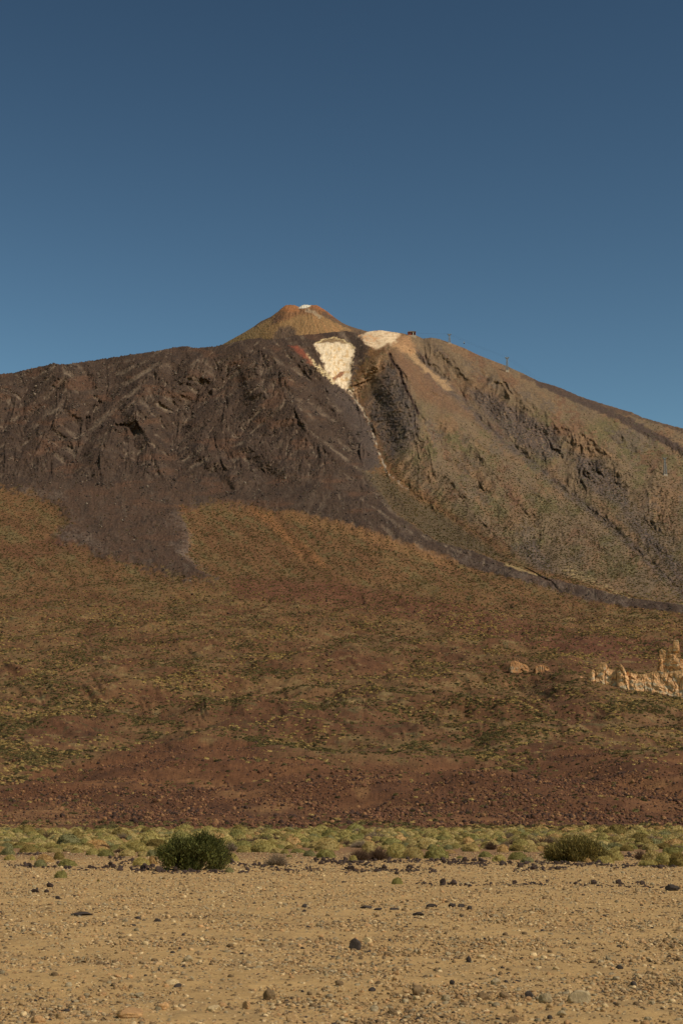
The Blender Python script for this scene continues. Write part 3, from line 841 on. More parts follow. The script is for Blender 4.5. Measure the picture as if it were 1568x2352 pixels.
def blades(base, direc, length, width, rs, segs=1, bend=0.0):
    """thin leaf blades: one triangle each (segs=1) or a bent two-part blade"""
    n = len(base)
    d = direc / np.linalg.norm(direc, axis=1)[:, None]
    r = rs.normal(size=(n, 3))
    u = np.cross(d, r); u /= np.linalg.norm(u, axis=1)[:, None]
    w = (width * 0.5)[:, None] * u
    a = base - w; b = base + w
    if segs == 1:
        c = base + d * length[:, None]
        V = np.stack([a, b, c], 1).reshape(-1, 3)
        Fc = np.arange(3 * n).reshape(-1, 3)
        tip = np.tile([0, 0, 1.0], n)
        return V, Fc, tip
    m = base + d * (length * 0.55)[:, None]
    side = np.cross(d, u)
    c = base + d * length[:, None] + side * (length * bend)[:, None]
    V = np.stack([a, b, m - w * 0.9, m + w * 0.9, c], 1).reshape(-1, 3)
    i = np.arange(n) * 5
    Fc = np.concatenate([np.stack([i, i + 1, i + 3], -1), np.stack([i, i + 3, i + 2], -1), np.stack([i + 2, i + 3, i + 4], -1)])
    tip = np.tile([0, 0, 0.55, 0.55, 1.0], n)
    return V, Fc, tip

def dome_points(n, rs, seed, h, lump=0.16, lobes=None):
    """points on an uneven dome, one unit wide, with outward normals"""
    u = rs.rand(n) * 2 * np.pi
    cz = rs.rand(n) ** 0.85
    sz = np.sqrt(1 - cz ** 2)
    nrm = np.stack([np.cos(u) * sz, np.sin(u) * sz, cz], -1)
    rad = 0.5 * (1 + lump * 1.6 * lump_noise(nrm, seed, 1.6) + lump * 0.7 * lump_noise(nrm, seed + 5, 4.0, 2))
    p = nrm * rad[:, None]
    p[:, 2] *= 2 * h
    return p, nrm

def cushion_mesh(name, seed, mat, nbl=1000, h=0.42, blade=0.13, width=0.030, lump=0.16):
    rs = np.random.RandomState(seed)
    v, f = ico(3)
    rad = 0.5 * (1 + lump * 1.6 * lump_noise(v, seed, 1.6) + lump * 0.7 * lump_noise(v, seed + 5, 4.0, 2))
    core = v * rad[:, None] * 0.9
    core[:, 2] = np.where(core[:, 2] > 0, core[:, 2] * 2 * h, core[:, 2] * 0.15)
    p, nrm = dome_points(nbl, rs, seed, h, lump)
    d = nrm * 0.8 + np.array([0, 0, 0.75]) + rs.normal(size=p.shape) * 0.35
    clump = 0.5 + 0.5 * lump_noise(nrm, seed + 9, 6.0, 2)
    V, Fc, tip = blades(p * 0.88, d, blade * rs.uniform(0.5, 1.15, nbl) * (0.6 + 0.7 * clump), width * rs.uniform(0.7, 1.3, nbl), rs)
    var = np.concatenate([0.92 + 0.25 * lump_noise(v, seed + 3, 3.0), np.repeat(rs.uniform(0.72, 1.25, nbl), 3)])
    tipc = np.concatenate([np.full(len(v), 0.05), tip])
    me = mesh_np(name, np.concatenate([core, V]), np.concatenate([f, Fc + len(v)]), False, {'tip': tipc, 'var': np.clip(var, 0.5, 1.5)})
    me.materials.append(mat)
    return me

def dead_mesh(name, seed, mat, n=260, h=0.45):
    """bare twiggy shrub: forking crooked stems"""
    rs = np.random.RandomState(seed)
    V = []; Fc = []; tp = []
    def tube(a, b, r0, r1):
        d = b - a; d = d / (np.linalg.norm(d) + 1e-9)
        u = np.cross(d, [0.3, 0.5, 0.81]); u /= np.linalg.norm(u); w = np.cross(d, u)
        k = len(V)
        for p, r in ((a, r0), (b, r1)):
            for j in range(3):
                t = j * 2.094
                V.append(p + r * (math.cos(t) * u + math.sin(t) * w)); tp.append(0.3 + 0.5 * (r < 0.006))
        for j in range(3):
            q = (j + 1) % 3
            Fc.append([k + j, k + q, k + 3 + q]); Fc.append([k + j, k + 3 + q, k + 3 + j])
    for i in range(n):
        az = rs.rand() * 6.283
        out = rs.rand() ** 0.6
        tgt = np.array([math.cos(az) * 0.5 * out, math.sin(az) * 0.5 * out, h * (1.15 - 0.75 * out ** 2) * rs.uniform(0.6, 1.1)])
        a = np.array([math.cos(az) * 0.12 * rs.rand(), math.sin(az) * 0.12 * rs.rand(), 0])
        r = 0.013 * rs.uniform(0.6, 1.3)
        cur = a
        for s in range(4):
            nx = a + (tgt - a) * ((s + 1) / 4) + rs.normal(size=3) * 0.025
            tube(cur, nx, r * (1 - s * 0.2), r * (0.8 - s * 0.2)); cur0 = cur; cur = nx
            if s >= 1:
                for _ in range(2):
                    dv = (nx - cur0) * rs.uniform(0.6, 1.3) + rs.normal(size=3) * 0.05
                    tube(nx, nx + dv, r * 0.5, r * 0.25)
    V = np.array(V)
    V[:, 2] = np.maximum(V[:, 2], -0.02)
    me = mesh_np(name, V, np.array(Fc), False, {'tip': np.array(tp), 'var': rs.uniform(0.9, 1.1, len(V))})
    me.materials.append(mat)
    return me

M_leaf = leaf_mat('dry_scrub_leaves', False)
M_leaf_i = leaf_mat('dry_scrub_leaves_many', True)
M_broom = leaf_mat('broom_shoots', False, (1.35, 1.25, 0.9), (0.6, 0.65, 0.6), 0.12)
M_dead = leaf_mat('dead_twigs', False, (1.2, 1.15, 1.1), (0.8, 0.8, 0.8), 0.0)
M_dead_i = leaf_mat('dead_twigs_many', True, (1.2, 1.15, 1.1), (0.8, 0.8, 0.8), 0.0)
M_stone = stone_mat('stone', False, 5.0)
M_stone_i = stone_mat('pebbles', True, 3.0)
M_basalt = stone_mat('basalt', False, 6.0, 0.6, 1.4, 0.03)
M_basalt_i = stone_mat('basalt_many', True, 4.0, 0.6, 1.4, 0.03)

def proto_collection(name, meshes):
    c = bpy.data.collections.new(name)
    for i, me in enumerate(meshes):
        o = bpy.data.objects.new('%s_%02d' % (name, i), me)
        c.objects.link(o)
    return c

def scatter(name, pts, scl, rot, idx, col, coll, label, cat):
    me = bpy.data.meshes.new(name)
    n = len(pts)
    me.vertices.add(n)
    me.vertices.foreach_set('co', np.asarray(pts, np.float32).ravel())
    def av(k, tp, a, key):
        q = me.attributes.new(k, tp, 'POINT'); q.data.foreach_set(key, np.ascontiguousarray(a).ravel())
    av('scl', 'FLOAT_VECTOR', np.asarray(scl, np.float32), 'vector')
    av('rot', 'FLOAT_VECTOR', np.asarray(rot, np.float32), 'vector')
    av('idx', 'INT', np.asarray(idx, np.int32), 'value')
    cc = np.ones((n, 4), np.float32); cc[:, :3] = col
    av('col', 'FLOAT_COLOR', cc, 'color')
    o = add(name, me)
    ng = bpy.data.node_groups.new(name + '_nodes', 'GeometryNodeTree')
    ng.interface.new_socket('Geometry', in_out='INPUT', socket_type='NodeSocketGeometry')
    ng.interface.new_socket('Geometry', in_out='OUTPUT', socket_type='NodeSocketGeometry')
    N, L = ng.nodes, ng.links
    gi = N.new('NodeGroupInput'); go = N.new('NodeGroupOutput')
    ci = N.new('GeometryNodeCollectionInfo')
    ci.inputs['Collection'].default_value = coll
    ci.inputs['Separate Children'].default_value = True
    ci.inputs['Reset Children'].default_value = True
    ip = N.new('GeometryNodeInstanceOnPoints')
    ip.inputs['Pick Instance'].default_value = True
    def na(k, tp):
        q = N.new('GeometryNodeInputNamedAttribute'); q.data_type = tp; q.inputs['Name'].default_value = k
        return [s for s in q.outputs if s.enabled][0] if False else q.outputs[0]
    e2r = N.new('FunctionNodeEulerToRotation')
    L.new(na('rot', 'FLOAT_VECTOR'), e2r.inputs[0])
    L.new(gi.outputs[0], ip.inputs['Points'])
    L.new(ci.outputs[0], ip.inputs['Instance'])
    L.new(na('idx', 'INT'), ip.inputs['Instance Index'])
    L.new(e2r.outputs[0], ip.inputs['Rotation'])
    L.new(na('scl', 'FLOAT_VECTOR'), ip.inputs['Scale'])
    L.new(ip.outputs[0], go.inputs[0])
    md = o.modifiers.new('scatter', 'NODES'); md.node_group = ng
    o['kind'] = 'stuff'
    tag(o, label, cat)
    return o

# ------------------------------------------------------------------ scrub and lava blocks on the slopes
def tuft_mesh(name, seed, mat):
    rs = np.random.RandomState(seed)
    p, nrm = dome_points(60, rs, seed, 0.4, 0.25)
    d = nrm + np.array([0, 0, 0.5]) + rs.normal(size=p.shape) * 0.3
    V, Fc, tip = blades(p * 0.6, d, rs.uniform(0.25, 0.45, 60), rs.uniform(0.14, 0.26, 60), rs)
    v, f = ico(1)
    core = v * np.array([0.42, 0.42, 0.33]) * (1 + 0.25 * lump_noise(v, seed, 2.0))[:, None]
    core[:, 2] += 0.05
    var = np.concatenate([np.ones(len(v)), np.repeat(rs.uniform(0.75, 1.2, 60), 3)])
    me = mesh_np(name, np.concatenate([core, V]), np.concatenate([f, Fc + len(v)]), False, {'tip': np.concatenate([np.full(len(v), 0.2), tip]), 'var': var})
    me.materials.append(mat)
    return me

rs0 = np.random.RandomState(7)
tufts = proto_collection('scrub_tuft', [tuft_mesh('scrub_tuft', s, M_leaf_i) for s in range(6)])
blocks = proto_collection('lava_block', [stone_mesh('lava_block', 50 + s, M_basalt_i, 1, 0.5, 0.8, False, 3) for s in range(6)])

def mountain_samples(weight, n, seed):
    rs = np.random.RandomState(seed)
    a = MP[1:, :-1] - MP[:-1, :-1]; b = MP[:-1, 1:] - MP[:-1, :-1]
    area = np.linalg.norm(np.cross(a, b), axis=-1)
    w = (area * weight[:-1, :-1]).ravel()
    cs = np.cumsum(w); j = np.searchsorted(cs, rs.rand(n) * cs[-1])
    j = np.minimum(j, len(w) - 1)
    r_, c_ = np.divmod(j, weight.shape[1] - 1)
    fr = rs.rand(n, 1); fc = rs.rand(n, 1)
    p = MP[r_, c_] + fr * (MP[r_ + 1, c_] - MP[r_, c_]) + fc * (MP[r_, c_ + 1] - MP[r_, c_])
    return p, r_, c_

def build_scrub():
    wX, wY = MP[..., 0], MP[..., 1]
    cl = sstep(-0.15, 0.35, fbm(wX / 70, wY / 110, 4, 301) + 0.4 * fbm(wX / 18, wY / 22, 2, 305))
    up = sstep(930, 1060, MK['py'])
    cl = cl + (0.55 - cl) * 0.75 * sstep(2000, 2800, wY)
    w = (0.10 + 1.3 * cl) * (1 - 0.97 * MK['dark']) * (1 - 0.94 * MK['field']) * (1 - MK['pale'] * 0.6) * up * (0.25 + 0.75 * sstep(1000, 1200, MK['py'])) * (1 - 0.85 * MK['red']) * (1 - 0.45 * sstep(2100, 2700, wY))
    w = w * np.where(wY < 520, 1.6, 1) * (1.0 + 2.2 * (1 - sstep(900, 1800, wY)))
    w = w + 5.0 * (1 - sstep(345, 400, wY)) * sstep(-0.1, 0.3, fbm(wX / 14, wY / 30, 3, 313))
    n = 110000
    p, r_, c_ = mountain_samples(w, n, 11)
    rs = np.random.RandomState(12)
    s = rs.uniform(0.7, 1.9, n) ** 1.3 * np.interp(p[:, 1], [400, 700, 1600, 3500], [0.65, 1.05, 1.45, 1.6])
    scl = np.stack([s * rs.uniform(0.9, 1.4, n), s * rs.uniform(0.9, 1.4, n), s * rs.uniform(0.6, 0.95, n)], -1)
    p[:, 2] -= 0.05 * s
    z = fbm(p[:, 0] / 120, p[:, 1] / 160, 3, 311) + rs.normal(size=n) * 0.22
    straw = lin((182, 152, 98)); green = lin((116, 102, 66)); dk = lin((80, 71, 46)); dry = lin((136, 105, 70))
    pick = rs.rand(n)
    col = np.where((z > 0.1)[:, None], straw, green)
    col = np.where((pick < 0.28)[:, None], dk, col)
    col = np.where((pick > 0.86)[:, None], dry, col)
    far = sstep(2300, 3000, p[:, 1])
    col = col + (lin((90, 77, 50)) - col) * (far * 0.85)[:, None]
    col = col * rs.uniform(0.75, 1.25, (n, 1))
    rot = np.stack([rs.normal(size=n) * 0.1, rs.normal(size=n) * 0.1, rs.rand(n) * 6.283], -1)
    scatter('scrub', p, scl, rot, rs.randint(0, 6, n), col, tufts, 'low olive and straw coloured scrub dotted over the volcano slopes', 'scrub')
    # blocks of lava
    n = 160000
    w = (MK['field'] * 1.0 + 0.18 * MK['scz'] + 0.16 * MK['dark'] * sstep(-0.1, 0.25, fbm(MK['px'] / 30 + MK['py'] / 50, MK['py'] / 34, 4, 147, 0.6)) * (MK['py'] > 830) * (MK['pale'] < 0.3)) * (1 - MK['pale'] * 0.7)
    w = w * (1.0 + 5.0 * (1 - sstep(420, 900, wY))) * sstep(345, 365, wY) * (0.2 + 1.6 * sstep(-0.2, 0.3, fbm(wX / 40, wY / 60, 4, 145)))
    p, r_, c_ = mountain_samples(w, n, 21)
    rs = np.random.RandomState(22)
    s = rs.gamma(1.6, 0.26, n).clip(0.12, 1.7) * np.interp(p[:, 1], [380, 1000, 2000, 3500, 4500], [0.8, 1.25, 2.0, 3.6, 5.0])
    p[:, 2] -= 0.12 * s
    scl = np.stack([s, s * rs.uniform(0.7, 1.2, n), s * rs.uniform(0.6, 1.2, n)], -1)
    dkm = MK['dark'][r_, c_][:, None]
    c1 = lin((98, 64, 44)); c2 = lin((66, 47, 37)); c3 = lin((128, 90, 58))
    pick = rs.rand(n)[:, None]
    col = np.where(pick < 0.5, c1, np.where(pick < 0.8, c2, c3))
    col = col + (np.where(pick < 0.55, lin((56, 46, 40)), np.where(pick < 0.8, lin((84, 70, 58)), lin((112, 96, 80)))) - col) * dkm
    col = col * rs.uniform(0.75, 1.25, (n, 1))
    rot = np.stack([rs.normal(size=n) * 0.5, rs.normal(size=n) * 0.5, rs.rand(n) * 6.283], -1)
    scatter('lava_rubble', p, scl, rot, rs.randint(0, 6, n), col, blocks, 'reddish brown blocks of old lava covering the slope behind the shrubs', 'rubble')

build_scrub()

# ------------------------------------------------------------------ pale rock outcrops on the right
def rock_mat():
    m, n, l, b = new_mat('ochre_rock')
    a = n.new('ShaderNodeAttribute'); a.attribute_name = 'Col'
    tc = n.new('ShaderNodeTexCoord')
    n1 = noise_node(n, l, 0.35, 6, 0.7, tc.outputs['Object'])
    l.new(vary(n, l, a.outputs['Color'], n1.outputs[0], 0.75, 1.25), b.inputs['Base Color'])
    bp = n.new('ShaderNodeBump'); bp.inputs['Distance'].default_value = 0.8
    l.new(n1.outputs[0], bp.inputs['Height']); l.new(bp.outputs[0], b.inputs['Normal'])
    return m
M_rock = rock_mat()

def crag(name, top, bot, Y, thick, seed, parent, step=0.55, strata=0.0, jcol=1.0):
    """a rock wall: uneven top line, steep jointed faces front and back, closed"""
    x0, x1 = top[0][0], top[-1][0]
    nx = max(8, int((x1 - x0) / step))
    xs = np.linspace(x0, x1, nx)
    yt = np.interp(xs, [p[0] for p in top], [p[1] for p in top])
    yt = yt + 1.6 * fbm(xs / 6.0, xs * 0 + seed, 3, seed % 30)
    yb = np.interp(xs, [p[0] for p in bot], [p[1] for p in bot]) + 9
    yt = np.minimum(yt, yb - 2)
    nv = max(14, int((yb - yt).max() / step))
    v = np.linspace(0, 1, nv)
    X = np.repeat(xs[None, :], nv, 0)
    Yp = yb + (yt - yb) * v[:, None]
    e = np.clip(np.minimum(X - x0, x1 - X) / max(3.0, (x1 - x0) * 0.10), 0, 1) ** 0.5
    jx = X + 3.0 * fbm(X / 14, Yp / 14, 2, seed % 30)
    lean = jx - 0.22 * (Yp - 1550)
    joints = np.clip(1 - np.abs(perlin(lean / 22.0, Yp / 60 + seed, (seed + 4) % 30)) * 14, 0, 1)
    beds = np.clip(1 - np.abs(perlin(X / 60 + seed, (Yp + 0.15 * X) / (7 if strata else 17), (seed + 9) % 30)) * 9, 0, 1)
    block = np.round(2.4 * perlin(lean / 19, Yp / 26 + seed, (seed + 2) % 30) + 1.0 * perlin(lean / 9 + 5, Yp / 11, (seed + 3) % 30)) / 2.0
    rel = 2.6 * block + 1.5 * fbm(X / 10, Yp / 10, 4, (seed + 1) % 30, 0.5) - 3.4 * joints - (1.6 if strata else 0.7) * beds
    half = thick * (0.16 + 0.34 * (1 - v[:, None]) ** 1.2) * (0.25 + 0.75 * e)
    fade = np.clip((1 - v[:, None]) * 6, 0.15, 1)
    rel = rel * 0.6
    Yf = Y(X) - half - rel * fade
    Yb = Y(X) + half + rel[:, ::-1] * 0.6 * fade
    Pf = at(X, Yp, Yf); Pb = at(X, Yp, Yb)
    V = np.concatenate([Pf, Pb[::-1]], 0)
    k = 1 / 1.0
    C = np.ones(X.shape + (3,)) * (lin((208, 158, 108)) * k)
    C = mix(C, lin((188, 164, 130)) * k, sstep(0.0, 0.3, fbm(X / 14, Yp / 9, 3, (seed + 11) % 30) + 0.45 * (0.45 - v[:, None])))
    C = mix(C, lin((170, 126, 86)) * k, sstep(0.1, 0.4, fbm(lean / 5, Yp / 18, 4, (seed + 15) % 30)) * 0.8)
    C = C * jcol
    CC = np.concatenate([C, C[::-1]], 0)
    nr = V.shape[0]
    org = V.reshape(-1, 3).mean(0); org[2] = V.reshape(-1, 3)[:, 2].min()
    W = V.reshape(-1, 3)
    q = grid_quads(nr, nx)
    # close the underside and the two ends
    bt = np.stack([np.arange(nx - 1) + 1, np.arange(nx - 1), (nr - 1) * nx + np.arange(nx - 1), (nr - 1) * nx + np.arange(nx - 1) + 1], -1)
    ends = []
    for c in (0, nx - 1):
        for r_ in range(nv - 1):
            a, b_, c_, d_ = r_ * nx + c, (r_ + 1) * nx + c, (nr - 2 - r_) * nx + c, (nr - 1 - r_) * nx + c
            ends.append([a, b_, c_, d_] if c else [d_, c_, b_, a])
    me = mesh_np(name, W, [q, bt, np.array(ends)], False, {'Col': CC.reshape(-1, 3)})
    return add(name, me, M_rock, parent)

def build_outcrops():
    def ydepth(a, b):
        pa, pb = on_mountain(*a)[1], on_mountain(*b)[1]
        return lambda X: pa + (pb - pa) * (X - a[0]) / (b[0] - a[0])
    Yw = lambda X: OUT_D + OUT_G * (X - 1455) + 6
    t = thing('rock_outcrop', 'ochre rock ridge with a tall stacked tower, standing on the scrubby slope', 'rock', (0, 0, 0))
    up = lambda k: (lambda X: Yw(X) + k)
    crag('crag', [(1346, 1561), (1349, 1551), (1354, 1542), (1360, 1537), (1364, 1541), (1367, 1543), (1371, 1530), (1379, 1521), (1386, 1521), (1391, 1524), (1397, 1536), (1405, 1537), (1419, 1540), (1428, 1543), (1440, 1547), (1452, 1556)],
         [(1346, 1563), (1385, 1570), (1421, 1578), (1452, 1584)], up(4), 30, 3, t)
    crag('pinnacle', [(1415, 1545), (1419, 1539), (1422, 1527), (1424, 1524), (1430, 1531), (1433, 1536), (1438, 1548), (1446, 1563), (1452, 1580)], [(1415, 1578), (1452, 1584)], up(-4), 22, 6, t)
    crag('wall', [(1428, 1552), (1440, 1543), (1447, 1545), (1456, 1548), (1466, 1549), (1476, 1548), (1489, 1546), (1500, 1543), (1512, 1541), (1530, 1545), (1550, 1541), (1568, 1540), (1590, 1548), (1612, 1566), (1630, 1590)],
         [(1428, 1578), (1458, 1585), (1502, 1590), (1538, 1597), (1568, 1605), (1630, 1612)], up(0), 34, 9, t)
    crag('tower', [(1506, 1530), (1511, 1524), (1513, 1492), (1518, 1490), (1527, 1495), (1529, 1506), (1532, 1502), (1535, 1483), (1540, 1482), (1543, 1486), (1546, 1472), (1550, 1470), (1557, 1470), (1559, 1485), (1562, 1512), (1570, 1516), (1580, 1530), (1592, 1550)],
         [(1506, 1560), (1592, 1570)], up(22), 30, 14, t, strata=1.0)
    b = on_mountain(1334, 1558)
    me = stone_mesh('boulder', 77, M_rock2, 2, 0.4, 0.95, False, 3)
    o = add('boulder', me); o.scale = (3.6,) * 3; o.location = b - np.array([0, 0, 0.3])
    o.color = (*lin((180, 132, 92)), 1)
    tag(o, 'single pinkish boulder on the scrubby slope beside the ochre rock ridge', 'boulder')
    for (top, bot, seed, lab) in (([(1166, 1532), (1172, 1521), (1180, 1517), (1190, 1520), (1198, 1524), (1206, 1526), (1214, 1534)], [(1166, 1534), (1214, 1546)], 19, 'low broken tan outcrop, the wider of two on the reddish slope'),
                                  ([(1224, 1538), (1229, 1530), (1237, 1528), (1246, 1527), (1255, 1530), (1261, 1537)], [(1224, 1542), (1261, 1546)], 22, 'small pinkish outcrop, the narrower of two on the reddish slope')):
        g = thing('rock_outcrop', lab, 'rock', (0, 0, 0))
        yy = on_mountain((top[0][0] + top[-1][0]) / 2, bot[1][1] - 3)[1]
        crag('crag', top, bot, lambda X, yy=yy: yy + 0 * X, 20, seed, g, jcol=np.array([0.52, 0.46, 0.42]))

M_rock2 = stone_mat('pinkish_rock', False, 1.2, 0.75, 1.25, 0.05)
build_outcrops()

# ------------------------------------------------------------------ cable car
M_steel = plain_mat('galvanised_steel', (128, 128, 126), 0.6, 0.0)
M_cable = plain_mat('steel_rope', (60, 60, 62), 0.5, 0.3)
M_red = plain_mat('rust_red_cladding', (128, 68, 48), 0.8, 0, 0.4)
M_roof = plain_mat('grey_roofing', (120, 108, 100), 0.8, 0, 0.4)
M_black = plain_mat('dark_opening', (28, 26, 26), 0.4)
M_white = plain_mat('white_paint', (215, 208, 196), 0.7)
M_conc = plain_mat('concrete', (168, 150, 130), 0.9)
M_cabin = plain_mat('cabin_paint', (62, 58, 58), 0.5)
M_glass = plain_mat('window_glass', (36, 42, 50), 0.1)

def station():
    b = on_mountain(945, 772)
    y = b[1] - 4
    pl = at(936.5, 770, y); pr = at(954, 770, y); top = at(945, 760.5, y)
    W = pr[0] - pl[0]; H = top[2] - pl[2]
    t = thing('cable_car_station', 'small rust red cable car station on the mountain shoulder', 'building', tuple((pl + pr) / 2))
    MB().box(-W / 2 - 1, W / 2 + 1, -1, 18, -9, 0.3).build('foundation', M_conc, t)
    w = MB(); w.box(-W / 2, -W * 0.02, 0, 16, 0.3, H * 0.86); w.box(-W * 0.02 + 0.02, W / 2, 4.5, 16, 0.3, H * 0.86); w.box(W * 0.43, W / 2 + 0.01, 0, 4.4, 0.3, H * 0.86)
    wall = w.build('wall', M_red, t)
    MB().box(-W * 0.0 + 0.3, W * 0.42, 4.3, 4.49, 1.5, H * 0.78).build('opening', M_black, t)
    for k in range(3):
        x = -W * 0.42 + k * W * 0.14
        f = MB().box(x, x + W * 0.09, -0.12, 0.1, H * 0.35, H * 0.68).build('window', M_glass, t)
    MB().box(W * 0.16, W * 0.22, -0.2, 0.9, 0.3, H * 0.85).build('post', M_white, t)
    r = MB(); r.v = [(-W / 2 - 1, -1, H * 0.78), (W / 2 + 1, -1, H * 0.86), (W / 2 + 1, 17, H * 0.86), (-W / 2 - 1, 17, H * 0.78),
                     (-W / 2 - 1, -1, H * 0.86), (-W * 0.12, -1, H * 1.04), (W / 2 + 1, -1, H * 0.94), (-W / 2 - 1, 17, H * 0.86), (-W * 0.12, 17, H * 1.04), (W / 2 + 1, 17, H * 0.94)]
    r.f = [[0, 1, 6, 5, 4], [3, 7, 8, 9, 2], [4, 5, 8, 7], [5, 6, 9, 8], [0, 4, 7, 3], [1, 2, 9, 6], [0, 3, 2, 1]]
    r.build('roof', M_roof, t)
    return at(953, 764.5, y + 6)

def pylon(px, ytop, ybase, label, headw=12.0, dy=0):
    b = on_mountain(px, ybase)
    y = b[1] + dy
    p0 = at(px, ybase, y); H = at(px, ytop, y)[2] - p0[2]
    t = thing('cable_car_pylon', label, 'pylon', tuple(p0), 'cable car pylons on the flank')
    wb, wt = 3.6, 1.3
    zt = H * 0.86
    def corner(i, z):
        sx, sy = ((-1, -1), (1, -1), (1, 1), (-1, 1))[i]
        k = wb + (wt - wb) * max(0.0, z) / zt
        return (sx * k, sy * k, z)
    for i in range(4):
        MB().tube(corner(i, -6), corner(i, zt), 0.75, 0.6).build('leg', M_steel, t)
    br = MB(); n = max(4, int(H / 6))
    for s in range(n):
        z0, z1 = zt * s / n, zt * (s + 1) / n
        for i in range(4):
            j = (i + 1) % 4
            br.tube(corner(i, z0), corner(j, z1), 0.3, n=4)
            br.tube(corner(j, z0), corner(i, z1), 0.22, n=4)
            br.tube(corner(i, z1), corner(j, z1), 0.3, n=4)
    br.build('bracing', M_steel, t)
    MB().box(-headw * 0.36, headw * 0.36, -2.2, 2.2, zt, zt + 1.0).build('platform', M_steel, t)
    MB().box(-headw / 2, headw / 2, -0.9, 0.9, zt + 2.2, zt + 3.4).build('crossarm', M_steel, t)
    hd = MB()
    for sx in (-1, 1):
        hd.box(sx * headw * 0.40 - 0.7, sx * headw * 0.40 + 0.7, -3.0, 3.0, zt + 3.41, zt + 4.4, 0.8)
    hd.box(-1.4, 1.4, -1.2, 1.2, zt + 1.0, zt + 2.2)
    hd.build('rope_saddle', M_steel, t)
    MB().box(-wb - 1.6, wb + 1.6, -wb - 1.6, wb + 1.6, -10, 0.5, 0.9).build('footing', M_conc, t)
    return [p0 + np.array([sx * headw * 0.40, 0, zt + 4.45]) for sx in (-1, 1)]

st = station()
h1 = pylon(1031.5, 767, 788, 'short lattice pylon on the skyline beside the mountain station', dy=-4)
h2 = pylon(1164, 819, 852, 'tall lattice pylon breaking the skyline below the hanging cabin', dy=-6)
h3 = pylon(1526.5, 1049.5, 1090, 'pale headed lattice pylon low on the scrubby flank', 10.0)
low = at(1760, 1230, 3500)
cab_pos = None
for s in (0, 1):
    pts = [st + np.array([(s - 0.5) * 6, 0, 0]), h1[s], h2[s], h3[s], low + np.array([(s - 0.5) * 8, 0, 0])]
    path = []
    for i in range(4):
        a, b = np.array(pts[i]), np.array(pts[i + 1])
        L = np.linalg.norm(b - a)
        for j in range(24 if i < 3 else 25):
            u = j / 24
            path.append(a + (b - a) * u - np.array([0, 0, 4 * 0.012 * L * u * (1 - u)]))
            if i == 1 and s == 0 and j == 7:
                cab_pos = path[-1].copy()
    mb = MB()
    for a, b in zip(path[:-1], path[1:]):
        mb.tube(tuple(a), tuple(b), 0.075, n=5)
    o = mb.build('cable', M_cable)
    tag(o, 'thin steel cable strung from the mountain station over the pylons', 'cable', 'cables of the cable car')

def gondola(p):
    z0 = -7.0
    t = thing('cable_car_cabin', 'small dark cable car cabin hanging above the ridge between two pylons', 'cable car', (p[0], p[1], p[2] + z0))
    MB().box(-2.0, 2.0, -1.7, 1.7, 0.0, 0.7, 1.05).build('floor', M_cabin, t)
    MB().box(-2.1, 2.1, -1.8, 1.8, 0.7, 1.6).build('body', M_cabin, t)
    MB().box(-1.9, 1.9, -1.6, 1.6, 1.6, 2.7).build('window_band', M_glass, t)
    MB().box(-2.1, 2.1, -1.8, 1.8, 2.7, 3.2, 0.85).build('roof', M_white, t)
    MB().tube((0, 0, 3.2), (0, 0, 6.8), 0.22).build('hanger', M_steel, t)
    MB().box(-1.8, 1.8, -0.4, 0.4, 6.6, 7.2).build('carriage', M_steel, t)
gondola(cab_pos)

# ------------------------------------------------------------------ shrubs of the plain
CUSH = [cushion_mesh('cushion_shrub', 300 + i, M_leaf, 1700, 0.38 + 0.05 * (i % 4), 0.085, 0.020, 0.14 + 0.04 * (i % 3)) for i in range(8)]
CUSH_I = [cushion_mesh('cushion', 330 + i, M_leaf_i, 520, 0.36 + 0.06 * (i % 4), 0.085, 0.040, 0.16 + 0.04 * (i % 3)) for i in range(8)]
DEADM = [dead_mesh('dead_shrub', 360 + i, M_dead, 260, 0.40 + 0.06 * i) for i in range(3)]
DEAD_I = [dead_mesh('dead_shrub_far', 370 + i, M_dead_i, 90, 0.40) for i in range(2)]

SHC = {'straw': (190, 167, 114), 'yellow': (176, 158, 100), 'green': (148, 138, 86), 'blue': (142, 135, 96), 'tan': (200, 162, 112), 'olive': (142, 122, 74), 'dead': (92, 72, 57), 'grey': (128, 112, 94)}
SHC = {k: lin(v) * np.array([0.95, 0.89, 0.82]) for k, v in SHC.items()}
rsS = np.random.RandomState(99)

def shrub(px, ybase, w, h, kind, label=None, group=None, Y=None):
    """a low shrub by its picture width, height and the ground line under it"""
    Yg = Y if Y is not None else ground_y(ybase)
    p = at(px, ybase, Yg)
    sc_m = Yg / (F * ca)
    wm, hm = w * sc_m, h * sc_m
    if kind in ('dead', 'grey'):
        me = DEADM[rsS.randint(3)]; nm = 'dead_shrub'
    else:
        me = CUSH[rsS.randint(8)]; nm = 'cushion_shrub'
    zr = max(v.co.z for v in me.vertices)
    o = add(nm, me)
    o.location = (p[0], p[1] + wm * 0.3, -0.02)
    o.rotation_euler = (0, 0, rsS.rand() * 6.283)
    o.scale = (wm * 0.98, wm * 0.85, hm / zr * (1.3 if nm == 'dead_shrub' else 1.02))
    c = SHC[kind] * rsS.uniform(0.9, 1.1)
    o.color = (*c, 1)
    tag(o, label or LAB[kind][0], 'shrub', group or (None if label else LAB[kind][1]))
    return o

